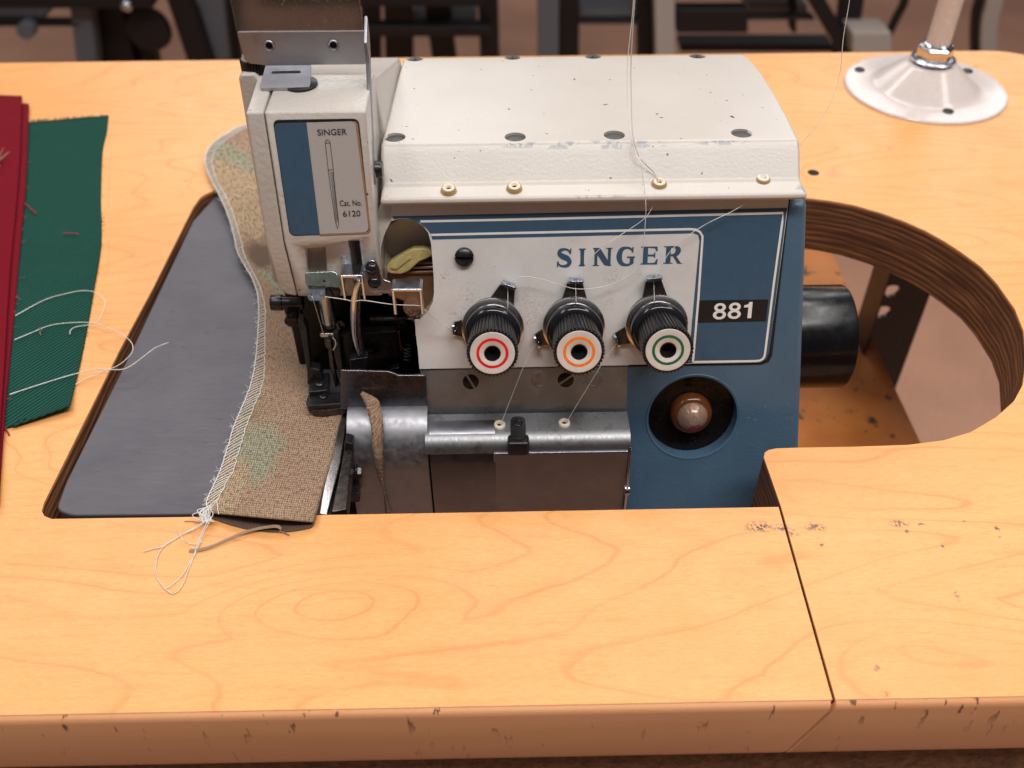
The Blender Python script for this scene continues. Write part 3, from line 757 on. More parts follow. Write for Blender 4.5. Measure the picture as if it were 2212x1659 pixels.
# --- steel plates and looper covers below the panel
a1 = [(907, 799), (1356, 790.5), (1354, 889), (921, 899)]
lp = slab('lower_plate', P2(a1, pan, -.03), -PN*.15, 'lower_steel', mc, bevel=.02)
for (u, v) in ((1017, 824), (1222, 820)): screw('screw', pan(u, v, -.06), PN, .37, .04, 'black_oiled', lp, slot=.5 if u < 1100 else 2.2)
for (u, v) in ((1166, 819), (1283, 818)): lathe('rivet', pan(u, v, -.03), PN, [(.40, 0), (.40, .012), (.34, .03), (.33, .015), (.15, .01), (.0001, .01)], 'plate_steel', lp, n=32, caps=False)
# ledge with two ceramic eyelets
zl = .42
def led(u, v): return onz(u, v, zl)
yL = led(1100, 945).y
xa, xb = pan(922, 897).x, pan(1354, 889).x
y1 = 30.35
prof = [(y1, zl), (yL+.45, zl), (yL+.25, zl-.03), (yL+.06, zl-.11), (yL-.10, zl-.25), (yL-.2, zl-.45), (yL-.24, zl-.75)]
def sheet(name, prof, x0, x1, mat, parent, th=.12, **kw):
    m = len(prof); v = []; f = []
    q = [Vector((0, y, z)) for y, z in prof]; off = []
    for i in range(m):
        d = (q[min(i+1, m-1)]-q[max(i-1, 0)]).normalized(); off.append(q[i]-d.cross(X).normalized()*th*-1 if False else q[i]+d.cross(X).normalized()*th)
    loop = q+off[::-1]
    a = x0 if callable(x0) else (lambda z: x0); b = x1 if callable(x1) else (lambda z: x1)
    return slab(name, [Vector((x0, p.y, p.z)) for p in loop], X*(x1-x0), mat, parent, **kw)
xs_ = onz(1070, 970, 0).x
ledge = sheet('ledge_plate', prof, xa, xb, 'plate_steel', mc, th=-.12, bevel=0)
def eyelet(P, ax, r, parent, ring=False):
    e = lathe('ceramic_eyelet', P, ax, [(r*.36, .0), (r*.42, r*.35), (r*.62, r*.52), (r*.85, r*.46), (r, r*.28), (r*1.0, -.02), (r*.36, -.02)], 'ceramic', parent, n=40, caps=False)
    lathe('bore', P, ax, [(.0001, .012), (r*.37, .012)], 'cavity_black', e, n=20, caps=False)
    if ring: lathe('brass_ring', P-Vector(ax)*.0, ax, [(r*1.0, -.10), (r*1.30, -.10), (r*1.22, .0), (r*1.0, .09)], 'brass_ring', e, n=40, caps=False)
    return e
for (u, v) in ((1079, 919), (1219, 915)): eyelet(led(u, v), Zv, .27, ledge)
# black latch between the eyelets
p0 = led(1119, 921); 
lt = slab('latch', [p0+Vector((a, b, 0)) for a, b in rnd([(-.33, .55), (.33, .55), (.33, -.9), (-.33, -.9)], .3)], Zv*.10, 'black_metal', mc, bevel=.03)
screw('screw', p0+Zv*.09+Yv*.12, Zv, .21, .06, 'black_metal', lt, slot=1.4)
box('latch_block', (p0.x, yL-.12, zl-.36), (.95, .62, .80), 'black_metal', mc, bevel=.12)
# big dark door
yD = yL-.30
xd0, xd1 = ony(925, 1000, yD).x, ony(1355, 1000, yD).x
zt = -.28
# right part: flat door top under the ledge; left part rises over the ledge end with a rolled shoulder
v = []; f = []
prL = [(y1-.55, zl+.14), (yL+.75, zl+.12), (yL+.5, zl+.07), (yL+.25, zl-.04), (yL+.02, zl-.22), (yL-.16, zl-.5), (yL-.27, zl-.85), (yD-.05, zl-1.3), (yD-.05, -8.4)]
sheet('looper_door_shoulder', prL, xd0+.1, xs_, 'door_steel', mc, th=-.10, bevel=0)
door = box('looper_door', ((xs_+xd1)/2-.04, yD+.03, (zt-8.4)/2-.05), (xd1-xs_+.14, .14, 8.3), 'door_steel', mc, bevel=.06)
slab('door_flange', [Vector((xd1+.02, yD-.05, zt+.2)), Vector((xd1+.02, yD-.05, -5.2)), Vector((xd1+.02, yD-.3, -5.6)), Vector((xd1+.02, yD-.35, -2.2)), Vector((xd1+.02, yD-.2, -.9))], X*.1, 'bright_steel', mc, bevel=.03)
slab('door_flange', [Vector((xd1, yD, -.05)), Vector((xd1, 30.6, .3)), Vector((xd1, 31, -8.3)), Vector((xd1, yD, -8.3))], X*.12, 'cover_steel', mc, bevel=.03)
lathe('door_pin', Vector((xd1-.02, yD-.18, -2.6)), X, [(.28, 0), (.28, .2)], 'bright_steel', mc, n=24)
# left cover with its upper dark face
yU = 30.4
xu0, xu1 = ony(768, 850, yU).x, ony(919, 850, yU).x
pu = [(735, 800), (838, 803), (848, 806), (860, 811), (917, 811.5), (921, 817), (922, 880), (735, 884)]
uc = slab('upper_cover', [ony(u, v, yU) for u, v in pu], Yv*.15, 'cover_steel', mc, bevel=.05)
zc = ony(850, 878, yU).z
prB = [(yU+.02, zc)]+[(yU-.1-1.7*math.sin(a_), zc-2.3*(1-math.cos(a_))) for a_ in [math.pi/2*k_/9 for k_ in range(10)]]+[(yU-1.8, -8.4)]
sheet('left_cover', prB, ony(752, 960, yU-1.2).x, ony(926, 960, yU-1.0).x, 'satin_steel', mc, th=-.12)

# --- top cover: lip, steep front, long flat top, eight screw wells
Lf = onp(1100, 428, PP+PN*.75, PN)
lipz, lipy = Lf.z, Lf.y
cw0, cw1 = -5.0, 12.75
YC = 34.95
cz = ony(1100, 311, YC).z; bz = ony(1235, 117.5, 45.4).z
x_lip0, x_lip1 = onp(821, 441, PP+PN*.75, PN).x, onp(1748, 411, PP+PN*.75, PN).x
x_c0, x_c1 = ony(822, 312, YC).x, ony(1726, 306, YC).x
x_b0, x_b1 = ony(871, 123, 45.4).x, ony(1607, 116, 45.4).x
rows = [  # (y, z, x0, x1)
 (lipy+.9, lipz-.32, x_lip0, x_lip1), (lipy, lipz-.30, x_lip0, x_lip1), (lipy, lipz, x_lip0, x_lip1),
 (lipy+.86, lipz+.13, x_lip0+.02, x_lip1-.12), (YC-.22, cz-.30, x_c0-.02, x_c1+.06), (YC+.1, cz+.0, x_c0, x_c1),
 (37.4, cz*.76+bz*.24+.03, x_c0*.76+x_b0*.24, x_c1*.76+x_b1*.24+.14), (40., cz*.52+bz*.48+.05, x_c0*.52+x_b0*.48, x_c1*.52+x_b1*.48+.20), (42.6, cz*.27+bz*.73+.04, x_c0*.27+x_b0*.73, x_c1*.27+x_b1*.73+.20), (44.7, bz+.02, x_b0, x_b1+.12), (45.4, bz-.08, x_b0, x_b1-.12), (45.9, bz-1.3, x_b0, x_b1)]
v = []; f = []
for (y, z, a, b) in rows: v += [Vector((a, y, z)), Vector((b, y, z))]
m = len(rows)
for i in range(m): 
    j = (i+1) % m; f.append((2*i, 2*j, 2*j+1, 2*i+1))
f.append(tuple(2*i for i in range(m))); f.append(tuple(2*i+1 for i in range(m-1, -1, -1)))
cutters = []; wells = []
for (u, vv_) in [(853, 297), (1113, 296), (1327, 292), (1602, 288)]:
    wells.append((onp(u, vv_, Vector((0, YC+.1, cz)), Vector((0, -(bz-cz), 10.0)).normalized()), .44))
for (u, vv_) in [(896, 125.5), (1107, 122), (1281, 120), (1507, 119.5)]:
    wells.append((onp(u, vv_, Vector((0, YC+.1, cz)), Vector((0, -(bz-cz), 10.0)).normalized()), .42))
tcv = raw('top_cover', v, f, 'white_enamel', mc, bevel=.26, seg=4)
# grip: chip marks along the crease and the lip are in the enamel
for p, r in wells: cutters.append(lathe('tmp_cut', p-Zv*.17, Zv, [(r, 0), (r, 1.)], None, mc, n=40))
big = None
gg = []
for c_ in cutters: pass
# bevel first, then the wells
bake(tcv); carve(tcv, cutters)
wn = tcv.modifiers.new('normals', 'WEIGHTED_NORMAL'); wn.keep_sharp = True
for i, (p, r) in enumerate(wells):
    lathe('screw', p-Zv*.168, Zv, [(r*.96, 0), (r*.96, .04), (r*.85, .06), (.0001, .06)], 'well_grey', tcv, n=36, caps=False)
    if i > 3: box('cross_slot', p-Zv*.105, (.42, .08, .02), 'cavity_black', tcv, bevel=0); box('cross_slot', p-Zv*.103, (.08, .42, .02), 'cavity_black', tcv, bevel=0)
for (u, vv_) in [(969, 409), (1111, 405), (1424, 396), (1648, 387)]:
    q = onz(u, vv_, lipz+.16); eyelet(q, Vector((0, -.13, 1)).normalized(), .26, tcv, True)

# --- white end body between head and cover, black handwheel pulley
extr_x('arm_casting', [Vector((0, 34.4, 9.1)), Vector((0, 34.4, -7)), Vector((0, 45.5, -7)), Vector((0, 45.5, 9.1)), Vector((0, 45.0, 9.4)), Vector((0, 35.8, 9.4))], -9.4, x0b-.02, 'head_enamel', mc, bevel=.2)
hb = ony(700, 126, 45)
bodytop = raw('head_rear_casting', [Vector((-9.9, 36.6, 13.35)), Vector((ony(808, 162, 36.9).x, 36.6, 13.35)), Vector((ony(864, 124, 45).x, 45, hb.z)), Vector((-10.9, 45, hb.z)),
              Vector((-9.9, 36.6, 8.)), Vector((-4.45, 36.2, 8.2)), Vector((x_b0+.25, 45, 8.2)), Vector((-10.9, 45, 8))],
              [(0, 1, 2, 3), (4, 5, 6, 7), (0, 1, 5, 4), (1, 2, 6, 5), (2, 3, 7, 6), (3, 0, 4, 7)], 'head_enamel', mc, bevel=.12)
wh = Vector((0, 36.6, ony(1745, 727, 36.6).z))
pr_ = [(2.62, 0), (2.62, 4.66), (2.58, 4.74), (2.2, 4.76), (2.1, 4.6), (.6, 4.5)]
lathe('belt_pulley', Vector((12.4, wh.y, wh.z)), X, pr_, 'pulley_black', mc, n=72)

# --- head
top4 = 13.63; yb_h = 36.75
HO = [(569.5, 242), (790, 240), (812, 507), (819, 560), (829, 600), (822, 638), (642.5, 641)]
seam_pts = [(642.5, 641), (612, 508), (569.5, 242)]
up_pts = [(570.5, 242), (790, 240), (812, 507), (613.5, 521)]
P_up = P2(up_pts, hed)
low_b = [ony(643.5, 641, 32.35), ony(825, 640, 32.35)]
def head_block(name, up4, low2, yb_, mat, **kw):
    TL, TR, CR, CL = up4; BL, BR = low2
    back = [Vector((p.x, yb_, p.z)) for p in (TL, TR, CR, CL, BL, BR)]
    v = [TL, TR, CR, CL, BL, BR]+back
    f = [(0, 1, 2, 3), (3, 2, 5, 4), (6, 9, 8, 7), (9, 10, 11, 8), (0, 6, 7, 1), (1, 7, 8, 2), (2, 8, 11, 5), (5, 11, 10, 4), (4, 10, 9, 3), (3, 9, 6, 0)]
    return raw(name, v, f, mat, mc, **kw)
head = head_block('needle_head', P_up, low_b, yb_h, 'head_enamel', bevel=.09, seg=3)
bake(head)
sl1 = [ony(651, 569, 31), ony(696, 566, 31), ony(700, 650, 31), ony(654, 652, 31)]
sl2 = [ony(745, 552, 31), ony(771, 552, 31), ony(781, 652, 31), ony(757, 652, 31)]
c1 = slab('tmp_cut', sl1, Yv*1.7, None, mc); c2 = slab('tmp_cut', sl2, Yv*3.2, None, mc)
carve(head, [c1, c2])
slab('slot_lining', [p+Yv*3.9 for p in [ony(740, 548, 31), ony(775, 548, 31), ony(783, 650, 31), ony(750, 650, 31)]], Yv*.1, 'cavity_black', mc)
# side cover with chamfered lower left corner
L_up = [hed(u, v) for u, v in [(530, 243), (568.5, 242), (611.5, 521), (575, 525)]]
lowp = [ony(u, v, 32.35) for u, v in [(641.5, 641), (617, 636), (603, 625)]]
fr = [L_up[0], L_up[1], L_up[2], lowp[0], lowp[1], lowp[2], L_up[3]]
bk = [Vector((p.x-.12, 36.6, p.z)) for p in fr]
n7 = 7
f = [(0, 1, 2, 6), (6, 2, 3, 4, 5)]+[(i, (i+1) % n7, (i+1) % n7+n7, i+n7) for i in range(n7)]+[tuple(range(2*n7-1, n7-1, -1))]
raw('side_cover', fr+bk, f, 'head_enamel', mc, bevel=.10, seg=3)
# rear bump on the left, pitted casting
bl = [ony(514.5, 168, 36.2), ony(522, 161, 36.2), ony(548, 160, 36.2), ony(590, 200, 36.2), ony(640, 610, 36.2), ony(590, 610, 36.2), ony(571, 500, 36.2), ony(545, 350, 36.2)]
slab('side_casting', bl, Yv*.9, 'head_enamel', mc, bevel=.15, seg=3)
# recess + label on the head
lab_o = rnd([(589, 259), (775, 256), (801, 503), (626, 510)], 14, 5)
slab('label_rim', P2(lab_o, hed, .012), -HN*.03, 'ink_black', mc, smooth=0)
lb = rnd([(591.5, 267), (769, 262), (797, 501), (627.5, 508)], 12, 5)
lab = slab('head_label', P2(lb, hed, .03), -HN*.03, 'sticker_silver', mc, smooth=0)
lab_rust = [(769, 262), (773, 268), (801, 498), (797, 504), (690, 508.5), (690, 506), (794, 501), (797, 497), (768, 268), (764, 262)]
slab('rust_edge', P2(lab_rust, hed, .035), -HN*.01, 'sticker_rust', lab, smooth=0)
slab('blue_field', P2(rnd([(591.5, 267, 12), (662, 265, 0), (691, 506.3, 0), (627.5, 508, 12)], 0, 5), hed, .036), -HN*.01, 'blue_print', lab, smooth=0)
ptext('label_lettering', 'SINGER', (686.5, 292.5), (749.5, 291), (686.5, 279.5), .036, 'ink_black', lab, f=hed)
ptext('label_lettering', 'Cat. No.', (734.5, 445), (782, 444), (734.5, 433), .036, 'ink_black', lab, f=hed)
ptext('label_lettering', '6120', (741.5, 468), (779, 467), (741.5, 455.5), .036, 'ink_black', lab, f=hed)
def outl(pts, r=.012): return tube_geo([hed(486+.2767*a, 189+.2767*b, .038) for a, b in pts], r, 4)
nd = [outl([(783, 430), (790, 410), (808, 408), (820, 430), (846, 640), (848, 690), (888, 1065), (880, 1102), (862, 1050), (812, 690), (806, 640), (783, 430)]),
      outl([(785, 434), (818, 432)], .008), outl([(806, 645), (840, 640)], .008), outl([(824, 660), (868, 1040), (874, 1058), (880, 1040), (842, 660)], .008), outl([(833, 650), (872, 1030)], .007)]
multi('needle_drawing', nd, 'ink_black', lab)

# bracket for the eye shield: plate, tab, side strap
yp = 36.3
bp = rnd([(513, 70), (788, 68), (790, 139), (574, 141), (540, 137), (528, 129), (514, 76)], 3)
def circ(c, r, n=20): return [(c[0]+math.cos(2*math.pi*k/n)*r, c[1]+math.sin(2*math.pi*k/n)*r*1.02) for k in range(n)]
brk = slab('shield_bracket', [ony(u, v, yp) for u, v in bp], Yv*.14, 'bracket_steel', mc, holes=[[ony(u, v, yp) for u, v in circ(c_, 8.5)] for c_ in ((581, 99), (720, 98))], bevel=.025)
for c_ in ((581, 99), (720, 98)):
    P_ = ony(c_[0], c_[1], yp-.03); lathe('rivet', P_, -Yv, [(.145, -.15), (.145, .0), (.2, .03), (.225, 0.), (.225, -.02)], 'bracket_steel', brk, n=30, caps=False)
    lathe('rivet_bore', ony(c_[0], c_[1], yp+.1), -Yv, [(.0001, 0), (.17, 0)], 'cavity_black', brk, n=20, caps=False)
ztab = 14.05
tabp = rnd([(574, 140, 0), (672, 139, 0), (670, 188), (560, 190)], 9)
tz = ony(620, 141, yp).z
def tabf(u, v):      # tilted tab plane hinged at the plate's lower edge
    return onp(u, v, Vector((0, yp, tz)), Vector((0, -.30, 1)).normalized())
sl = rnd([(587, 153), (649, 152), (650, 158), (586, 159)], 3)
slab('bracket_tab', [tabf(u, v) for u, v in tabp], -Zv*.13, 'bracket_steel', brk, holes=[[tabf(u, v) for u, v in sl]], bevel=.025)
kp = tabf(640, 186)-Zv*.32
lathe('thumb_knob', Vector((kp.x+.1, kp.y+.42, top4-.02)), Zv, [(.66, 0), (.66, .12), (.60, .14)], 'black_plastic', mc, n=60)
kq = ony(545, 147, 36.6)
lathe('thumb_knob', Vector((kq.x, 36.9, kq.z-.35)), Zv, [(.5, 0), (.5, .62), (.45, .66)], 'black_plastic', mc, n=90, rad_fn=lambda i, k, r: r+(.02 if k % 3 else -.02))
xs2 = ony(791, 100, yp).x+.05
strap = [ony(795, 66, yp), ony(797.5, 95, yp), ony(801, 165, 36.0), ony(806, 245, 34.2), ony(815, 300, 33.6), ony(816, 345, 33.2), ony(817, 372, 33.0)]
strap = [Vector((xs2+.02*i, p.y, p.z)) for i, p in enumerate([Vector((0, 36.3, 15.55)), Vector((0, 36.2, 14.9)), Vector((0, 35.3, 13.6)), Vector((0, 34.6, 12.6)), Vector((0, 34.0, 11.9)), Vector((0, 33.6, 11.2)), Vector((0, 33.45, 10.7))])]
bar('bracket_strap', strap, lambda w: 1.2-.5*w, .15, (0, .83, .56), 'bracket_steel', brk, bevel=.05, sub=1)
sp = Vector((xs2+.1, 33.65, 10.95))
lathe('strap_screw', sp, X, [(.34, 0), (.34, .30), (.31, .34), (.05, .34)], 'black_plastic', brk, n=36)
# acrylic eye shield, leaning away, running up out of the picture
a, b = ony(513, 70, yp-.06), ony(786, 70, yp-.06)
upd = Vector((0, .10, 1)).normalized()
a, b = ony(513, 70, yp+.16), ony(786, 70, yp+.16)
slab('eye_shield', [a-upd*.9, b-upd*.9, b+upd*6.0-X*.15, a+upd*6.0-X*.25], Yv*.15, 'scratched_acrylic', mc, bevel=.02)

# --- oval window with oil cup parts
rc_ = [(820, 470), (940, 468), (950, 700), (890, 760), (820, 640)]
rw = slab('recess_wall', P2([(800, 455), (960, 455), (960, 610), (815, 610)], pan, -1.9), -PN*.1, 'head_enamel', mc)
lathe('recess_ring', pan(893, 545, -1.75), PN, [(1.05, 0), (1.15, .12), (1.35, .15), (1.7, .1)], 'head_enamel', mc, n=48, caps=False)
win_wall = []
q = [p for p in WIN[::-1]]
q = [(822, 560), (823, 535), (829, 510), (838, 490)]+q[1:]
v = []; f = []
for u, vv_ in q: 
    p = pan(u, vv_, -.02); v += [p, p-PN*2.2]
for i in range(len(q)-1): f.append((2*i, 2*i+2, 2*i+3, 2*i+1))
raw('recess_side', v, f, 'head_enamel', mc, smooth=60)
slab('recess_facing', P2([(822, 440), (850, 440), (848, 474), (838, 490), (829, 510), (823, 535), (822, 560), (812, 560), (812, 470)], pan, -.02), -PN*.2, 'head_enamel', mc)
lev = [(833, 577), (841, 566), (875, 546), (893, 537), (915, 536), (932, 541), (936, 552), (922, 559), (905, 566), (882, 587), (866, 593), (845, 592), (835, 587)]
slab('oil_lever', P2(rnd(lev, 4, 3), pan, -.55), -PN*.55, 'yellow_silicone', mc, bevel=.12, seg=3)
slab('lever_rib', P2(rnd([(842, 578), (880, 555), (890, 556), (856, 582)], 4, 3), pan, -.46), -PN*.15, 'yellow_silicone', mc, bevel=.05, seg=3)
slab('oil_reservoir', P2([(835, 590), (938, 590), (939, 655), (928, 676), (905, 690), (896, 690), (880, 655), (838, 640)], pan, -1.0), -PN*.9, 'amber_plastic', mc, bevel=.1)
for k in range(3): slab('reservoir_rib', P2([(850, 567+k*10), (937, 565+k*10), (937, 571+k*10), (850, 573+k*10)], pan, -.85), -PN*.9, 'amber_plastic', mc, bevel=.04)
cupc = pan(889, 664, -.3)
lathe('oil_cup', cupc-PN*.8, PN, [(.36, 0), (.40, .7), (.36, .85), (.2, .9)], 'amber_plastic', mc, n=32)
random.seed(3); lg = []
for i in range(60):
    p = cupc+X*random.gauss(.08, .14)+PV*random.gauss(-.12, .17)+PN*random.uniform(.05, .2)
    pts = [p+Vector([random.uniform(-.12, .12) for _ in range(3)]) for _ in range(4)]
    lg.append(tube_geo(cr_spline(pts, 3), .009, 3))
multi('lint_tuft', lg, 'lint', mc)

# --- thread guides round the head
pz = 31.75
def hz(u, v, y=31.9): return ony(u, v, y)
g1 = slab('guide_plate', [hz(u, v, 31.95-(v-586)*.010) for u, v in rnd([(658, 589), (723, 586), (735, 600), (737, 622), (660, 618)], 8)], Yv*.1, 'guide_grey', mc, bevel=.03)
lathe('guide_plate_hole', hz(700, 607, 31.70), -Yv, [(.0001, .0), (.055, 0)], 'cavity_black', g1, n=14, caps=False)
lip = [hz(u, v, 31.64-(v-621)*.0125) for u, v in rnd([(664, 621), (702, 620), (703, 645), (694, 649), (670, 650), (664, 643)], 3)]
l1 = slab('guide_eyes', lip, Yv*.12, 'chrome', mc, holes=[[hz(u, v, 31.64-(v-621)*.0125) for u, v in circ((673, 637), 4.2)], [hz(u, v, 31.64-(v-621)*.0125) for u, v in circ((693, 636.5), 4.2)]], bevel=.02)
slab('guide_web', [hz(665, 615, 31.75), hz(703, 613, 31.75), hz(703, 622, 31.5), hz(665, 623, 31.5)], Yv*.12, 'gun_metal', mc, bevel=.02)
screw('guide_screw', hz(719, 628, 31.75), -Yv, .33, .16, 'black_plastic', mc, slot=.3)
def ubracket(u0, u1, vt, vb, y0, y1, name='u_guide'):
    """inverted U: top bar reaches out from the head, two prongs hang in front"""
    A, B = hz(u0, vt, y0), hz(u1, vt, y0); 
    zb = hz(u0, vb, y0).z; w = .13
    pr = [Vector((A.x, y0, zb)), Vector((A.x, y0, A.z-.12)), Vector((A.x+.1, y0, A.z)), Vector((B.x-.1, y0, B.z)), Vector((B.x, y0, B.z-.12)), Vector((B.x+.06, y0, zb))]
    u = bar(name, pr, y1-y0, .12, Yv, 'chrome', mc, bevel=.035)
    for v_ in u.data.vertices: pass
    return u
def prongs(u0, u1, vt, vm, vb, y0, dep):
    A, B = hz(u0, vt, y0), hz(u1, vt, y0)
    top_ = slab('guide_bridge', [A+Zv*0, B+Zv*0, B+Yv*dep, A+Yv*dep], -Zv*.13, 'chrome', mc, bevel=.04)
    for p, vv_, uu in ((A, vb, u0), (B, vb, u1)):
        zb = hz(uu, vv_, y0).z; zm = hz(uu, vm, y0).z; sgn = 1 if p is A else -1
        pl = [Vector((p.x+sgn*.06, y, z)) for y, z in [(y0, p.z-.02), (y0, zb+.1), (y0+.08, zb), (y0+.22, zb), (y0+.28, zm), (y0+dep, zm), (y0+dep, p.z-.02)]]
        slab('guide_prong', pl, -X*sgn*.12, 'chrome', top_, bevel=.05, seg=3)
    return top_
prongs(737, 780, 595, 625, 653, 31.35, .85)
prongs(848, 908, 625, 645, 684, 30.7, .75)
# oblong clamp plate with two black screws
ob = rnd([(786, 575), (797, 563), (808, 563), (818, 575), (826, 603), (846, 611), (846, 634), (815, 635), (797, 628)], 7)
obp = slab('clamp_plate', [hz(u, v, 31.85-(v-563)*.0045) for u, v in ob], Yv*.12, 'zinc', mc, bevel=.03)
slab('clamp_inset', [hz(u, v, 31.58) for u, v in rnd([(789, 577), (797, 568), (808, 570), (813, 583), (822, 604), (820, 622), (806, 626), (797, 610), (795, 598)], 7)], Yv*.1, 'black_plastic', obp, bevel=.03)
lathe('clamp_screw', hz(804, 580, 31.66), -Yv, [(.28, 0), (.27, .1), (.18, .2), (.0001, .24)], 'black_gloss', obp, n=28, caps=False)
lathe('clamp_screw', hz(809, 609, 31.66), -Yv, [(.28, 0), (.27, .1), (.18, .2), (.0001, .24)], 'black_gloss', obp, n=28, caps=False)
# --- needle bar, needle clamp, needles
nb = hz(700, 640, 32.6); nb2 = hz(717, 694, 32.6)
tube('needle_bar', [nb+Zv*1.0, Vector((nb.x+.05, nb.y, nb2.z))], .32, 'bright_steel', mc, n=24)
tube('needle_bar_end', [Vector((nb.x+.05, nb.y, nb2.z)), Vector((nb.x+.05, nb.y, nb2.z-.25))], .27, 'gun_metal', mc, n=20)
ncl = hz(714, 722, 32.4)
box('needle_clamp', ncl+Zv*.12, (.85, .5, .22), 'bright_steel', mc, bevel=.05)
box('needle_clamp_block', ncl+Vector((-.05, .05, -.35)), (.5, .5, .7), 'gun_metal', mc, bevel=.08)
tube('needle', [hz(705, 735, 32.5), hz(736, 838, 32.5)], .035, 'bright_steel', mc, n=8)
# take-up lever: curved chrome blade
tk = [hz(u, v, 31.2) for u, v in [(777, 606), (770, 622), (766, 640), (764, 665), (764, 690), (765, 715), (769, 740), (778, 766)]]
tube('take_up_lever', tk, lambda w: .15-.06*abs(w-.45)*2, 'chrome', mc, n=12, sub=6)
tk = [hz(u, v, 31.5) for u, v in [(781, 612), (776, 640), (775, 670), (775, 700), (778, 730), (785, 764)]]
tube('take_up_lever', tk, .085, 'gun_metal', mc, n=10, sub=5)
# --- dark mechanism behind and the presser arm
box('inner_casting', (-6.6, 36.1, 2.0), (6.6, 3.4, 8.6), 'black_oiled', mc, bevel=.15)
slab('upper_knife_block', [hz(u, v, 33.6) for u, v in [(782, 722), (856, 715), (864, 772), (790, 776)]], Yv*.8, 'knife_black', mc, bevel=.05)
text('stamped_number', '155187', hz(853, 769, 33.58), (hz(845, 725, 33.58)-hz(853, 769, 33.58)).normalized(), -X, 1.05, .17, 'gun_metal', mc)
screw('screw', hz(804, 748, 33.6), -Yv, .42, .15, 'black_oiled', mc, slot=.9)
bar('spring_clip', [hz(u, v, 31.6) for u, v in [(718, 727), (724, 731), (726, 742), (720, 754)]], .22, .07, Yv, 'chrome', mc, sub=4)
bar('link_plate', [hz(u, v, 32.6) for u, v in [(838, 798), (851, 793), (862, 790)]], .35, .08, Yv, 'chrome', mc)
for k_ in range(4): lathe('spring_coil', hz(880, 752+k_*7, 33.3), (.1, 0, 1), [(.20, 0), (.24, .04), (.20, .08)], 'knife_black', mc, n=20, caps=False)
lathe('cross_shaft', hz(800, 690, 34.2), X, [(.22, 0), (.22, 2.4)], 'gun_metal', mc, n=20)
screw('screw', hz(735, 700, 32.6), -Yv, .22, .12, 'gun_metal', mc, slot=.4)
screw('screw', hz(870, 700, 33.8), -Yv, .26, .12, 'knife_black', mc, slot=1.2)
slab('side_bar', [hz(u, v, 33.4) for u, v in [(859, 718), (863, 718), (869, 757), (865, 758)]], Yv*.1, 'amber_ring', mc)
lathe('shaft', hz(745, 690, 33.2), (0, -.3, -1), [(.42, 0), (.42, 2.6)], 'black_oiled', mc, n=24)
lathe('clamp_bolt', Vector((hz(586, 654, 33.2).x, 33.2, hz(586, 654, 33.2).z)), X, [(.34, 0), (.36, .04), (.36, .5), (.31, .52), (.31, 1.4)], 'black_metal', mc, n=24)
lathe('clamp_bolt', hz(630, 692, 32.6), -Yv, [(.3, -.5), (.3, .1), (.2, .14)], 'black_oiled', mc, n=24)
slab('clamp_bracket', [hz(u, v, 32.9) for u, v in rnd([(612, 665), (650, 662), (652, 700), (640, 706), (622, 703)], 6)], Yv*.5, 'black_metal', mc, bevel=.05)
arm = [(643, 691), (655, 695), (662, 708), (668, 760), (671, 795), (690, 800), (696, 812), (694, 830), (664, 832), (663, 800), (655, 750), (650, 722)]
slab('presser_arm', [hz(u, v, 31.9) for u, v in arm], Yv*.5, 'black_metal', mc, bevel=.04)
for (pts, y0, d, mt) in [([(706, 735), (716, 738), (722, 790), (731, 835), (724, 838), (713, 795)], 31.9, .3, 'gun_metal'),
                         ([(718, 722), (730, 718), (736, 760), (744, 820), (735, 824), (722, 770)], 31.7, .35, 'black_metal'),
                         ([(727, 730), (760, 716), (766, 770), (756, 822), (742, 826), (733, 780)], 32.2, .6, 'black_oiled'),
                         ([(754, 778), (794, 772), (790, 820), (782, 845), (758, 846), (753, 838), (758, 812)], 31.5, .5, 'black_metal')]:
    slab('mechanism_plate', [hz(u, v, y0) for u, v in pts], Yv*d, mt, mc, bevel=.05)
# presser foot: plate with two screws and the stepped toe
ft = [(667, 818), (709, 815), (706, 846), (665, 849)]
fz = .45
foot = slab('presser_foot', [onz(u, v, 1.05) for u, v in [(668, 808), (712, 804), (708, 843), (666, 847)]], -Zv*.5, 'black_metal', mc, bevel=.05)
screw('screw', onz(690, 829, 1.06), Zv, .24, .12, 'black_metal', foot, slot=1.9)
toe = slab('foot_toe', [onz(u, v, .75) for u, v in rnd([(668, 847), (751, 846), (754, 862), (742, 872), (664, 877), (660, 868)], 3)], -Zv*.4, 'black_metal', foot, bevel=.06)
screw('screw', onz(698, 857, .76), Zv, .19, .10, 'black_metal', foot, slot=1.1)
slab('toe_bar', [onz(u, v, .5) for u, v in rnd([(662, 876), (744, 872), (752, 866), (750, 880), (700, 887), (676, 886)], 3)], -Zv*.35, 'gun_metal', foot, bevel=.06)

# --- cloth plate (grey tray) filling the left of the cut-out, feed side plates
TZ = -.35
tr = rnd([(468, 420), (1000, 400), (900, 640), (760, 660), (748, 800), (746, 900), (730, 1000), (712, 1107), (150, 1113, 22), (120, 1100, 14), (142, 1040), (284, 755), (415, 478)], 6)
tray = slab('cloth_plate', [onz(u, v, TZ) for u, v in tr], -Zv*1.0, 'tray_metal', mc, bevel=.28, seg=4)
random.seed(21); g = []
for k in range(70):
    v_ = random.uniform(520, 1080); u_ = random.uniform(320-(v_-755)*.5, 440+min(120, (1050-v_)*.3)); q = onz(u_, v_, TZ+.015)
    d = Vector((random.gauss(0, 1), random.gauss(0, 1), 0)).normalized()*random.uniform(.03, .16); e = Vector((d.y, -d.x, 0))*random.uniform(-.5, .5)
    g.append(tube_geo([q-d, q+e*.5, q+d], .006, 3))
multi('lint_fibres', g, 'lint', tray)['kind'] = 'stuff'
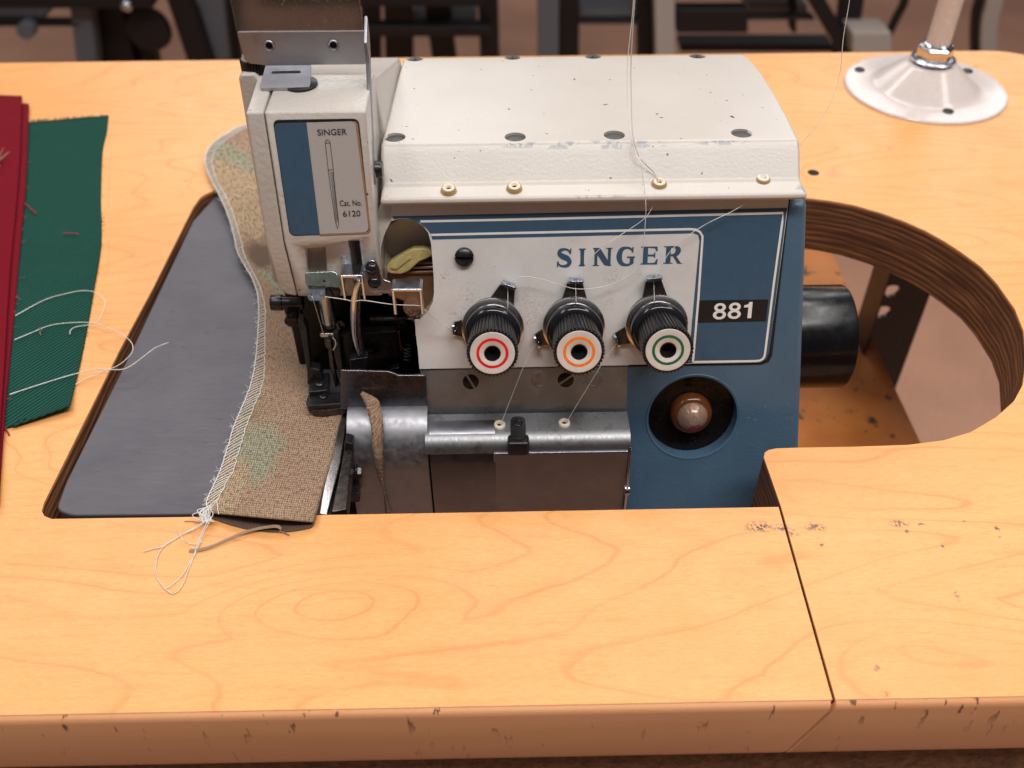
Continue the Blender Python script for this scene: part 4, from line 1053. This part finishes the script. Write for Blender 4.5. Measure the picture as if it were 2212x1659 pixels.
slab('needle_plate', [onz(u, v, .0) for u, v in [(752, 893), (735, 998), (706, 1112), (668, 1108), (700, 960), (740, 880)]], -Zv*.5, 'bright_steel', mc, bevel=.05)
slab('needle_plate_block', [onz(u, v, .03) for u, v in [(760, 880), (766, 910), (748, 1100), (716, 1106), (738, 1000), (753, 900)]], -Zv*.9, 'gun_metal', mc, bevel=.05)
lk = slab('knife_bracket', [ony(u, v, 28.6) for u, v in rnd([(745, 955), (763, 960), (764, 985), (758, 1000), (768, 1020), (762, 1040), (744, 1042), (738, 1010)], 4)], Yv*.6, 'black_metal', mc, bevel=.05)
lathe('hex_bolt', ony(752, 1020, 28.5), X, [(.2, 0), (.2, .45), (.3, .45), (.3, .52), (.26, .62)], 'black_oiled', mc, n=6)
lathe('hex_bolt_washer', ony(770, 1017, 28.5), X, [(.32, 0), (.32, .08)], 'black_oiled', mc, n=24)
box('lower_knife_holder', ony(742, 1066, 28.2), (1.5, .6, .6), 'black_metal', mc, bevel=.08)
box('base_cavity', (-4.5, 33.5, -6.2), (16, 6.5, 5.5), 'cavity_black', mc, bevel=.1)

# ================================================================== THREAD STAND
ts = onz(1996, 192)
st = thing('thread_stand', 'cream enamelled round flange with a pole, hex nut and three black screws', 'thread stand', ts)
lathe('flange', ts, Zv, [(5.57, 0), (5.57, .12), (5.5, .2), (5.2, .24), (3.85, .26), (3.6, .34), (3.35, .54), (1.78, 1.86), (1.55, 1.98), (1.3, 2.0), (.6, 2.0)], 'flange_enamel', st, n=96)
lathe('rubber_washer', ts+Zv*2.0, Zv, [(1.35, 0), (1.38, .16), (1.2, .18)], 'black_plastic', st, n=48)
lathe('washer', ts+Zv*2.2, Zv, [(1.50, 0), (1.52, .08), (1.42, .14), (.6, .16)], 'zinc', st, n=64)
ax, e1, e2 = frame_of(Zv)
hexo = lathe('hex_nut', ts+Zv*2.36, Zv, [(1.18, 0), (1.24, .06), (1.24, .70), (1.10, .84), (.9, .86)], 'zinc', st, n=6, phase=.35, smooth=20, bevel=.06)
lathe('nut_collar', ts+Zv*3.18, Zv, [(.98, 0), (.95, .12), (.8, .2), (.72, .28), (.72, .4)], 'zinc', st, n=48)
lathe('pole', ts+Zv*3.2, Zv, [(.80, 0), (.80, 40)], 'pole_enamel', st, n=48)
for (u, v) in ((1857, 151), (2090, 154), (2048, 241)):
    p = onz(u, v, .26); screw('screw', p, Zv, .36, .10, 'black_plastic', st, slot=.7); box('cross_slot', p+Zv*.115, (.36, .07, .02), 'cavity_black', st, bevel=0); box('cross_slot', p+Zv*.117, (.07, .36, .02), 'cavity_black', st, bevel=0)

# ================================================================== FABRICS
def sheet_surf(name, L, R_, zf, mat, label, cat, ns=24, nt_=90, th=.06, uvw=None, group=None, kind_px=True):
    """L and R_: pixel outlines from near to far; zf(s,t) height of the cloth over the table"""
    Lp = cr_spline([Vector((u, v, 0)) for u, v in L], 10); Rp = cr_spline([Vector((u, v, 0)) for u, v in R_], 10)
    def samp(P, w):
        ln = [0]
        for i in range(1, len(P)): ln.append(ln[-1]+(P[i]-P[i-1]).length)
        d = w*ln[-1]; i = 0
        while i < len(P)-2 and ln[i+1] < d: i += 1
        k = (d-ln[i])/max(1e-6, ln[i+1]-ln[i]); return P[i]+(P[i+1]-P[i])*min(1, max(0, k))
    v = []; f = []; uvs = []
    for j in range(nt_+1):
        a, b = samp(Lp, j/nt_), samp(Rp, j/nt_)
        for i in range(ns+1):
            s_ = i/ns; p = a*(1-s_)+b*s_; v.append(onz(p.x, p.y, zf(s_, j/nt_)))
            uvs.append((s_, j/nt_))
    for j in range(nt_):
        for i in range(ns): k = j*(ns+1)+i; f.append((k, k+1, k+ns+2, k+ns+1))
    me = bpy.data.meshes.new(name); me.from_pydata([tuple(q) for q in v], [], f)
    ul = me.uv_layers.new(name='UVMap'); 
    W_ = (v[ns]-v[0]).length if uvw is None else uvw[0]; H_ = uvw[1] if uvw else 20
    for lp in me.loops: ul.data[lp.index].uv = (uvs[lp.vertex_index][0]*W_, uvs[lp.vertex_index][1]*H_)
    o = finish(name, me, mat, None, smooth=60)
    so = o.modifiers.new('thickness', 'SOLIDIFY'); so.thickness = th*S; so.offset = -1
    tag(o, label, cat, group); return o, v
# green twill offcut
GL_ = [(-30, 940), (0, 925), (-4, 870), (5, 700), (12, 500), (20, 350), (30, 266)]
GR_ = [(150, 876), (166, 812), (176, 770), (192, 690), (205, 610), (219, 520), (218, 420), (221, 330), (231, 285), (235, 249)]
random.seed(5)
green, _ = sheet_surf('green_cloth', GL_, GR_, lambda s, t_: .08+.03*math.sin(5*t_)+(.35*max(0, 1-t_*9)**2*s if s > .3 else 0)+.04*math.sin(t_*17)*s, 'green_twill', 'dark green twill offcut with frayed edges, lying flat beside the red cloth', 'cloth', uvw=(6, 20), th=.07)
# fraying of the green piece
def fray(edge, n, ln, mat, name, label, z=.16, dirs=None, par=None):
    g = []
    for i in range(n):
        w = random.random()*(len(edge)-1); k = int(w); a, b = edge[k], edge[k+1]; p = onz(a[0]+(b[0]-a[0])*(w-k), a[1]+(b[1]-a[1])*(w-k), z)
        d = Vector((random.gauss(dirs[0], .5), random.gauss(dirs[1], .5), random.uniform(-.1, .2))).normalized()
        e = Vector((random.gauss(0, .5), random.gauss(0, .5), 0)); q = p+d*ln*random.uniform(.3, 1)
        q.z = max(.04, q.z); g.append(tube_geo([p, (p+q)/2+e*ln*.3, q], .014, 3))
    return g
off = green.location/S
g = fray([(66, 262), (150, 256), (232, 250)], 90, .32, 0, 0, '', dirs=(0, 1))+fray([(15, 920), (60, 903), (100, 893), (150, 877)], 40, .25, 0, 0, '', dirs=(0, -1), z=.2)+fray([(176, 770), (205, 610), (219, 520), (221, 330)], 30, .2, 0, 0, '', dirs=(1, 0))
def child_multi(name, g, mat, par, **kw): return multi(name, g, mat, par, **kw)
child_multi('frayed_threads', g, 'green_twill', green)['kind'] = 'stuff'
# red canvas pieces
r1, _ = sheet_surf('red_cloth', [(-120, 1100), (-120, 700), (-120, 450), (-120, 215)], [(-3, 1085), (12, 870), (30, 680), (44, 520), (55, 400), (58, 330), (62, 224)], lambda s, t_: .24+.02*math.sin(9*t_), 'red_canvas', 'lower red canvas strip whose edge shows beside the green cloth', 'cloth', uvw=(6, 25), th=.08)
r2, _ = sheet_surf('red_cloth', [(-140, 1100), (-140, 700), (-140, 450), (-140, 200)], [(-10, 1085), (-2, 950), (8, 800), (20, 600), (34, 450), (43, 330), (47, 207)], lambda s, t_: .44+.03*math.sin(7*t_+1), 'red_canvas', 'upper red canvas strip lying folded on top at the left picture edge', 'cloth', uvw=(6, 25), th=.10)
g = fray([(62, 330), (55, 420), (44, 560), (30, 690), (12, 880)], 16, .4, 0, 0, '', dirs=(.8, .1), z=.3)
child_multi('frayed_threads', g, 'thread_red', r1)['kind'] = 'stuff'
for k, (pts, lb_) in enumerate([([(53, 440), (62, 446), (68, 452), (79, 462)], 'short red thread snippet lying slanted on the green cloth near the red strip'), ([(137, 503), (148, 504.5), (158, 504), (169, 506)], 'short red thread snippet lying level in the middle of the green cloth'), ([(9, 921), (14, 930), (17, 934), (20, 940)], 'tiny red thread snippet on the wood below the green cloth')]):
    tag(tube('thread_snippet', [onz(u, v, .24 if k < 2 else .06) for u, v in pts], .035, 'thread_red', None), lb_, 'thread')
g = [tube_geo(cr_spline([onz(0, 355, .6)+Vector((random.gauss(-.35, .25), random.gauss(0, .5), random.uniform(0, .4))) for _ in range(5)], 4), .02, 4) for i in range(26)]
tag(multi('lint_tuft', g, 'thread_brown', None), 'brown knot of loose threads on the upper red cloth at the picture edge', 'lint')

# camouflage strip under the presser foot
CL = [(452, 1108), (447, 1085), (462, 1050), (480, 1010), (494, 965), (508, 920), (528, 872), (545, 825), (554, 775), (558, 720), (560, 665), (556, 632), (544, 600), (528, 572), (514, 545), (505, 505), (492, 462), (476, 425), (458, 390), (446, 358), (447, 332), (463, 308), (490, 290), (525, 272), (580, 262)]
CRr = [(678, 1128), (686, 1098), (700, 1045), (716, 990), (728, 935), (740, 893), (746, 872), (720, 855), (690, 840), (676, 800), (668, 760), (664, 720), (660, 690), (668, 650), (680, 600), (700, 560), (705, 520), (700, 470), (695, 430), (690, 400), (685, 370), (682, 340), (684, 310), (688, 290), (700, 270)]
def cz_(s, t_):
    z = .10+.02*math.sin(9*t_+3*s)
    z += .25*math.exp(-((t_-.02)/.05)**2)+1.5*s*(1-s)*math.exp(-((t_-.0)/.08)**2)      # open fold lifts at the near end
    z -= .03*s**8*(1 if t_ < .4 else 0)
    z -= .12*math.exp(-((t_-.34)/.05)**2-((s-.75)/.4)**2)
    z += .10*math.sin(30*t_+6*s)*math.exp(-((t_-.36)/.10)**2)*(.3+s)
    z += .55*max(0, (t_-.52)/.48)**1.1+.22*math.sin(t_*16)*max(0, t_-.5)*1.6*(1-s*.6)
    return z
camo, cvv = sheet_surf('camouflage_strip', CL, CRr, cz_, 'camo_cloth', 'brown and green camouflage fabric strip with overlocked white edge under the presser foot', 'cloth', ns=30, nt_=150, th=.05, uvw=(5, 19))
# lower layer of the fold, seen at the open near end
NS = 31
low_v = []; low_f = []
nl = 9
for j in range(nl+1):
    for i in range(NS):
        p = cvv[min(j, 40)*NS+i].copy(); s_ = i/(NS-1)
        if j == 0: p = cvv[i]+(cvv[i]-cvv[NS+i])*.0
        sag = .26*math.sin(math.pi*min(1, s_*1.02))**.6 if s_ > 0 else 0
        q = Vector((p.x, p.y-(.16*math.sin(math.pi*s_)**.7+.02)*(1-j/nl)+.45*max(0, math.sin(math.pi*s_))*0, max(.03, p.z-.06-1.2*math.sin(math.pi*s_)**.7)))
        low_v.append(q)
for j in range(nl):
    for i in range(NS-1): k = j*NS+i; low_f.append((k, k+1, k+NS+1, k+NS))
lo = raw('under_layer', low_v, low_f, 'cloth_fold_shade', camo, smooth=60)
so = lo.modifiers.new('thickness', 'SOLIDIFY'); so.thickness = .04*S; so.offset = 0
# folded edge joining the layers on the right and at the serged left
# overlock stitching along the left edge
edge = [cvv[j*NS] for j in range(151)]; inn = [cvv[j*NS+3] for j in range(151)]
def along(P, n_):
    ln = [0]
    for i in range(1, len(P)): ln.append(ln[-1]+(P[i]-P[i-1]).length)
    out = []; i = 0
    for k in range(n_+1):
        d = ln[-1]*k/n_
        while i < len(P)-2 and ln[i+1] < d: i += 1
        out.append((i, (d-ln[i])/max(1e-6, ln[i+1]-ln[i])))
    return out
NSt = 175
ia = along(edge, NSt); g = []
def at_(P, ik): i, k = ik; return P[i]+(P[i+1]-P[i])*k
sw_ = .52
ins = []; outs = []
for ik in ia:
    a = at_(edge, ik); b = at_(inn, ik); d = (b-a).normalized(); tj = (at_(edge, (min(ik[0]+1, 149), 0))-at_(edge, (ik[0], 0))).normalized()*random.gauss(0, .022); outs.append(a-d*(.03+random.gauss(0, .012))+Zv*.03); ins.append(a+d*(sw_+random.gauss(0, .03))+tj+Zv*.035)
g.append(tube_geo(outs, .026, 5)); g.append(tube_geo(ins, .020, 5))
for k in range(NSt-3):
    g.append(tube_geo([outs[k]+Zv*.012, (outs[k]*.5+ins[k+3]*.5)+Zv*.03, ins[k+3]+Zv*.012], .020, 4))
    g.append(tube_geo([outs[k]-Zv*.05, outs[k]+Vector((-.04, 0, .0)), outs[k]+Zv*.02], .018, 3))
for k in range(150):
    p_ = outs[random.randrange(NSt)]; g.append(tube_geo(cr_spline([p_, p_+Vector((random.uniform(-.12, -.02), random.gauss(0, .06), .03)), p_+Vector((random.uniform(-.25, .0), random.gauss(0, .12), random.uniform(.0, .12)))], 3), .007, 3))
multi('overlock_stitching', g, 'thread_white', camo)
# knotted bundle at the corner
kc = onz(448, 1116, .30); g = []
for k in range(34):
    a = kc+Vector((random.gauss(0, .1), .55-random.random()*.3, .1)); b = kc+Vector((random.gauss(0, .12), -.25+random.gauss(0, .06), 0))
    m1 = (a+b)/2+Vector((random.gauss(-.05, .14), 0, random.uniform(.02, .22)))
    g.append(tube_geo(cr_spline([a, m1, b], 6), .018, 4))
multi('thread_knot', g, 'thread_white', camo)
def zt_(u, v, z=.06): return onz(u, v, z)
def thr(label, pts, r=.022, mat='thread_white', cat='thread', zs=.05, name='thread', **kw):
    return tag(tube(name, [onz(p[0], p[1], p[2] if len(p) > 2 else zs) for p in pts], r, mat, None, sub=8, **kw), label, cat)
thr('long white thread loop hanging from the camouflage strip corner onto the wood', [(450, 1122, .35), (430, 1166, .15), (418, 1203), (405, 1234), (397, 1258), (384, 1277), (371, 1282), (356, 1271), (342, 1252), (337, 1228), (340, 1203), (353, 1181), (374, 1166), (400, 1152), (425, 1140, .15), (446, 1124, .35)], .020)
thr('inner white thread strand from the strip corner crossing the long loop', [(455, 1124, .35), (440, 1150, .15), (421, 1198), (410, 1215), (396, 1240), (370, 1265), (356, 1272)], .018)
thr('white thread tail running left from the strip corner over the wood', [(447, 1124, .3), (420, 1140, .1), (390, 1157), (352, 1180), (328, 1186), (308, 1192)], .020)
thr('short curled white thread beside the loop at the strip corner', [(388, 1147, .08), (394, 1164, .3), (408, 1174), (425, 1176), (440, 1168, .2)], .016)
thr('dark stray thread pointing left from the strip corner knot', [(450, 1123, .3), (430, 1128, .15), (415, 1126), (398, 1126)], .018, 'thread_brown')
rib = [onz(u, v, z) for u, v, z in [(409, 1189, .06), (428, 1188, .08), (455, 1181, .10), (485, 1168, .12), (520, 1153, .16), (548, 1144, .2), (575, 1139, .25), (598, 1137, .3), (607, 1143, .2), (604, 1148, .1)]]
tag(bar('fabric_ravelling', rib, .13, .03, (.25, 1, .35), 'thread_brown', None, bevel=0, sub=5), 'narrow brown fabric ravelling curling from the open end of the strip', 'offcut')
tag(tube('thread', [onz(u, v, .06) for u, v in [(604, 1147), (612, 1150), (620, 1153), (624, 1156)]], .03, 'thread_brown', None), 'frayed brown thread end beside the curled ravelling', 'thread')
# trimmed ribbon hanging over the left cover
LL = [(833, 1112), (828, 1058), (814, 1022), (806, 973), (802, 924), (789.5, 875), (777, 851)]
RR = [(846, 1112), (836, 1078), (829, 1034), (828.6, 997), (828.6, 924), (823.7, 885), (816, 863), (783, 845)]
def ribp(u, v):
    y = 28.55 if v > 960 else 28.55+(960-v)/(960-850)*1.75
    return ony(u, v, y)
Lr = cr_spline([ribp(*p) for p in LL], 8); Rr = cr_spline([ribp(*p) for p in RR], 7); n_ = min(len(Lr), len(Rr))
v = []; f = []
for i in range(n_):
    a, b = Lr[round(i*(len(Lr)-1)/(n_-1))], Rr[round(i*(len(Rr)-1)/(n_-1))]
    for k in range(5): w = k/4; v.append(a*(1-w)+b*w+Vector((0, -.10*math.sin(math.pi*w)-.04, .05)))
for i in range(n_-1):
    for k in range(4): q = i*5+k; f.append((q, q+1, q+6, q+5))
me = bpy.data.meshes.new('trimmed_ribbon'); me.from_pydata([tuple(q) for q in v], [], f); ul = me.uv_layers.new(name='UVMap')
for lp in me.loops: ul.data[lp.index].uv = (3.5+(lp.vertex_index % 5)*.25, 6+(lp.vertex_index//5)/n_*3)
rb = finish('trimmed_ribbon', me, 'camo_cloth', None, smooth=60); so = rb.modifiers.new('thickness', 'SOLIDIFY'); so.thickness = .05*S
tag(rb, 'narrow brown trimmed fabric ribbon hanging over the steel cover right of the presser foot', 'offcut')

# ================================================================== LOOSE THREADS
thr('upper white thread tail with a bent hook end on the green cloth', [(33, 682, .3), (94, 649, .25), (140, 635, .3), (179, 628, .35), (208, 632.6, .5), (226.5, 651, .5), (219, 680, .4), (203, 698.7, .35), (165, 706, .25), (153, 713, .2), (151, 722, .18)], .022)
thr('middle white thread looping from the green cloth over the table gap and back', [(31, 734, .3), (70, 718, .25), (108.5, 703, .25), (156, 697, .3), (203, 698.7, .45), (255, 717.5, .5), (283, 739, .5), (285.5, 760, .4), (264, 783.6, .3), (236, 798, .2), (200, 812, .15), (162, 831, .08)], .022)
thr('lowest white thread tail from the green cloth ending above the grey plate', [(21, 852, .3), (71, 835.5, .25), (120, 820, .25), (165, 807, .3), (212, 798, .35), (264, 798, .4), (292.6, 783.6, .4), (330, 755, .45), (350, 745, .5), (364, 740, .5)], .024)
thr('tiny orange thread crumb on the green cloth between the white tails', [(84, 708, .25), (90, 712, .3), (86, 718, .22), (89, 724, .22)], .02, 'sticker_rust')
def thp(label, pts, r=.017, mat='thread_grey', **kw): return tag(tube('thread', pts, r, mat, None, sub=8, **kw), label, 'thread')
e3 = onz(1424, 396, lipz+.25); e4 = onz(1648, 387, lipz+.25)
up3 = [ony(1372, -60, 37.5), ony(1371, 0, 37.3), ony(1367, 60, 37.1), ony(1363, 140, 36.8), ony(1364, 220, 36.0), ony(1367, 290, 34.9), ony(1379, 335, 34.3), ony(1395, 355, 34.1), ony(1415, 375, 33.95), e3]
thp('grey double thread dropping to the third eyelet from the left on the cover lip', up3, .022)
thp('second grey thread falling beside the double thread in front of the cover', [p+Vector((-.12+.06*math.sin(i*1.3), -.1, 0)) for i, p in enumerate(up3[:7])]+[ony(1383, 345, 33.8), ony(1391, 400, 33.3), ony(1395, 440, 32.9), pan(1394, 480, .6), pan(1386, 555, .5), pan(1368, 587, .5), pan(1340, 606, .5), pan(1300, 620, .5), pan(1245, 624, .9), pan(1200, 612, .6), pan(1160, 601, .6), pan(1128, 598, .6), pan(1103, 608, .5)], .016, 'thread_white')
thp('grey thread running from the top right down to the right end eyelet', [ony(1838, -60, 40), ony(1835, 0, 39.5), ony(1822, 80, 38.8), ony(1814, 160, 38), ony(1797, 215, 37.2), ony(1772, 260, 36.5), ony(1735, 305, 35.7), ony(1690, 350, 34.9), e4], .016)
thp('white thread from under the lip to the middle tension guide', [pan(1419, 428, .3), pan(1394, 470, .45), pan(1340, 508, .5), pan(1290, 543, .5), pan(1245, 600, .45)], .015, 'thread_white')
thp('white thread from under the lip to the right tension guide', [pan(1632, 424, .3), pan(1590, 452, .4), pan(1515, 490, .45), pan(1455, 535, .45), pan(1422, 585, .45), pan(1416, 600, .4)], .015, 'thread_white')
thp('thin thread from the middle knob down to the left ledge eyelet', [pan(1158, 742, .5), pan(1135, 782, .5), onz(1081, 919, zl+.15)], .013, 'thread_white')
thp('thin thread from the right knob down to the right ledge eyelet', [pan(1332, 742, .5), pan(1298, 790, .5), onz(1222, 915, zl+.15)], .013, 'thread_white')
thp('white needle thread stretched from the left tension knob along the guides of the head', [pan(976, 712, .5), pan(945, 693, .9), hz(912, 665, 30.8), hz(902, 660, 30.85), hz(847, 657.5, 30.85), hz(786, 649, 31.1), hz(764, 651, 31.1), hz(743, 646.5, 31.3), hz(702, 641, 31.4)], .018, 'thread_white')
thp('white thread hanging from the guide eyes down to the needle', [hz(674, 640, 31.35), hz(679, 655, 31.4), hz(690, 692, 31.9), hz(700, 726, 32.2)], .015, 'thread_white')
for (u0, v0, u1, v1, lb_) in [(1097, 625, 1097, 668, 'left'), (1243, 618, 1245, 665, 'middle'), (1412, 612, 1414, 660, 'right')]:
    thp('short white thread between the upper guide and the disc of the %s tension knob' % lb_, [pan(u0, v0-10, .42), pan(u1, v1, .75)], .014, 'thread_white')

# ================================================================== BACKGROUND: neighbouring sewing stations
def leg_px(name, u0, v0, u1, v1, w, y, mat, parent, dep=4., zt2=-4., zb2=-73.9):
    a, b = ony(u0, v0, y), ony(u1, v1, y); d = (a-b); 
    A = b+d*((zt2-b.z)/d.z); B = b+d*((zb2-b.z)/d.z); wcm = w*(b-CP).dot(fwd)/FPX
    return slab(name, [A-X*wcm/2, A+X*wcm/2, B+X*wcm/2, B-X*wcm/2], Yv*dep, mat, parent, bevel=.25)
def beam_px(name, u0, u1, v0, v1, y, mat, parent, dep=4.):
    pts = [ony(u0, v0, y), ony(u1, v0, y), ony(u1, v1, y), ony(u0, v1, y)]
    return slab(name, pts, Yv*dep, mat, parent, bevel=.25)
def station(label, x, y, w, d=55):
    s = thing('sewing_station', label, 'sewing table', (x, y, -73.9), 'sewing stations in the row behind')
    box('table_top', (x, y+d/2, -2), (w, d, 4), 'maple_laminate', s, bevel=.2)
    return s
s1 = station('dark sewing station with a grey leg and treadle bar at the far left', -62, 182, 118)
beam_px('rail', -200, 330, -90, 19, 186, 'leg_black', s1)
beam_px('treadle_bar', -60, 175, 48, 58, 190, 'leg_black', s1, 3)
pd = onz(40, 40, -50)
slab('treadle', [ony(u, v, 200) for u, v in [(-30, 30), (80, 38), (92, 47), (-30, 60)]], Yv*12, 'leg_grey', s1, bevel=.3)
lathe('treadle_pivot', ony(65, 56, 188), -Yv, [(1.6, 0), (1.6, 3)], 'leg_grey', s1, n=16)
leg_px('leg', 176, 40, 186, 128, 44, 190, 'leg_grey', s1)
leg_px('leg', 225, 30, 250, 128, 78, 196, 'leg_black', s1)
leg_px('leg', 300, 30, 318, 128, 36, 199, 'leg_black', s1)
lathe('knee_pad', ony(322, 62, 192), -Yv, [(4.2, -1), (4.6, 0), (4.2, 1.2), (1, 1.8)], 'leg_black', s1, n=24)
lathe('bolt', ony(274, 12, 184), -Yv, [(1.0, 0), (1.1, .6), (.6, 1.1)], 'zinc', s1, n=16)
s2 = station('black and grey slanted-leg sewing station just left of the eye shield', -5, 186, 44)
leg_px('leg', 386, 0, 428, 128, 50, 192, 'leg_black', s2)
leg_px('leg', 455, 0, 470, 128, 52, 196, 'leg_grey', s2)
leg_px('leg', 503, 0, 508, 128, 26, 199, 'leg_black', s2)
s3 = station('black framed sewing station with treadle right behind the machine head', 10, 184, 70)
beam_px('rail', 560, 1040, -90, 15, 188, 'leg_black', s3)
leg_px('leg', 1055, 20, 1058, 120, 42, 194, 'leg_black', s3)
beam_px('treadle_bar', 780, 1060, 58, 80, 190, 'leg_black', s3)
beam_px('treadle', 890, 1030, 47, 58, 197, 'leg_grey', s3, 14)
leg_px('leg', 955, 95, 958, 120, 52, 199, 'leg_black', s3, zt2=-36)
leg_px('leg', 860, 20, 862, 120, 60, 202, 'leg_black', s3)
leg_px('leg', 800, 20, 802, 120, 40, 204, 'leg_black', s3)
s4 = station('sewing station with a pale grey and a white leg behind the machine cover', 72, 184, 52)
leg_px('leg', 1185, 0, 1185, 120, 44, 190, 'leg_grey', s4)
leg_px('leg', 1229, 0, 1229, 120, 44, 194, 'leg_black', s4)
leg_px('leg', 1397, 0, 1397, 120, 38, 196, 'leg_black', s4)
leg_px('leg', 1436, 0, 1438, 120, 42, 190, 'leg_white', s4)
beam_px('treadle', 1254, 1380, 22, 44, 200, 'leg_grey', s4, 10)
beam_px('treadle_bar', 1250, 1385, 46, 53, 192, 'leg_black', s4, 3)
s5 = station('black sewing station with slanting struts and a treadle, right of the white leg', 128, 184, 62)
beam_px('rail', 1462, 1616, 20, 72, 190, 'leg_black', s5)
beam_px('rail', 1460, 1760, -80, -4, 190, 'leg_black', s5)
beam_px('treadle', 1620, 1745, 12, 36, 198, 'leg_grey', s5, 12)
beam_px('treadle_bar', 1610, 1760, 37, 44, 192, 'leg_black', s5, 3)
leg_px('strut', 1765, 0, 1826, 105, 38, 190, 'leg_black', s5)
leg_px('strut', 1845, 0, 1830, 105, 44, 193, 'leg_black', s5)
beam_px('floor_bar', 1470, 1800, 96, 112, 208, 'leg_black', s5, 6)
leg_px('leg', 1716, 40, 1716, 72, 10, 196, 'leg_black', s5, zt2=-34, zb2=-50)
s6 = station('cream sewing station leg with rod and foot block behind the thread stand', 185, 184, 50)
beam_px('foot_block', 1842, 1926, 71, 118, 186, 'leg_white', s6, 8)
tube('rod', [ony(1956, -60, 190), ony(1954, 0, 190), ony(1935, 40, 190), ony(1917, 78, 190)], .9, 'leg_black', s6, n=10)
pts = [ony(u, v, 200) for u, v in [(2150, -60), (2142, 0), (2134, 30), (2130, 70), (2130, 112), (2132, 180)]]
bar('leg', pts, 4., 3.6, Yv, 'leg_white', s6, bevel=.4, sub=4)
bar('leg_dark_edge', [p-X*2.4+Yv*.6 for p in pts], 3., 1.0, Yv, 'leg_black', s6, bevel=.2, sub=4)  # black bar along the left edge of the pale leg
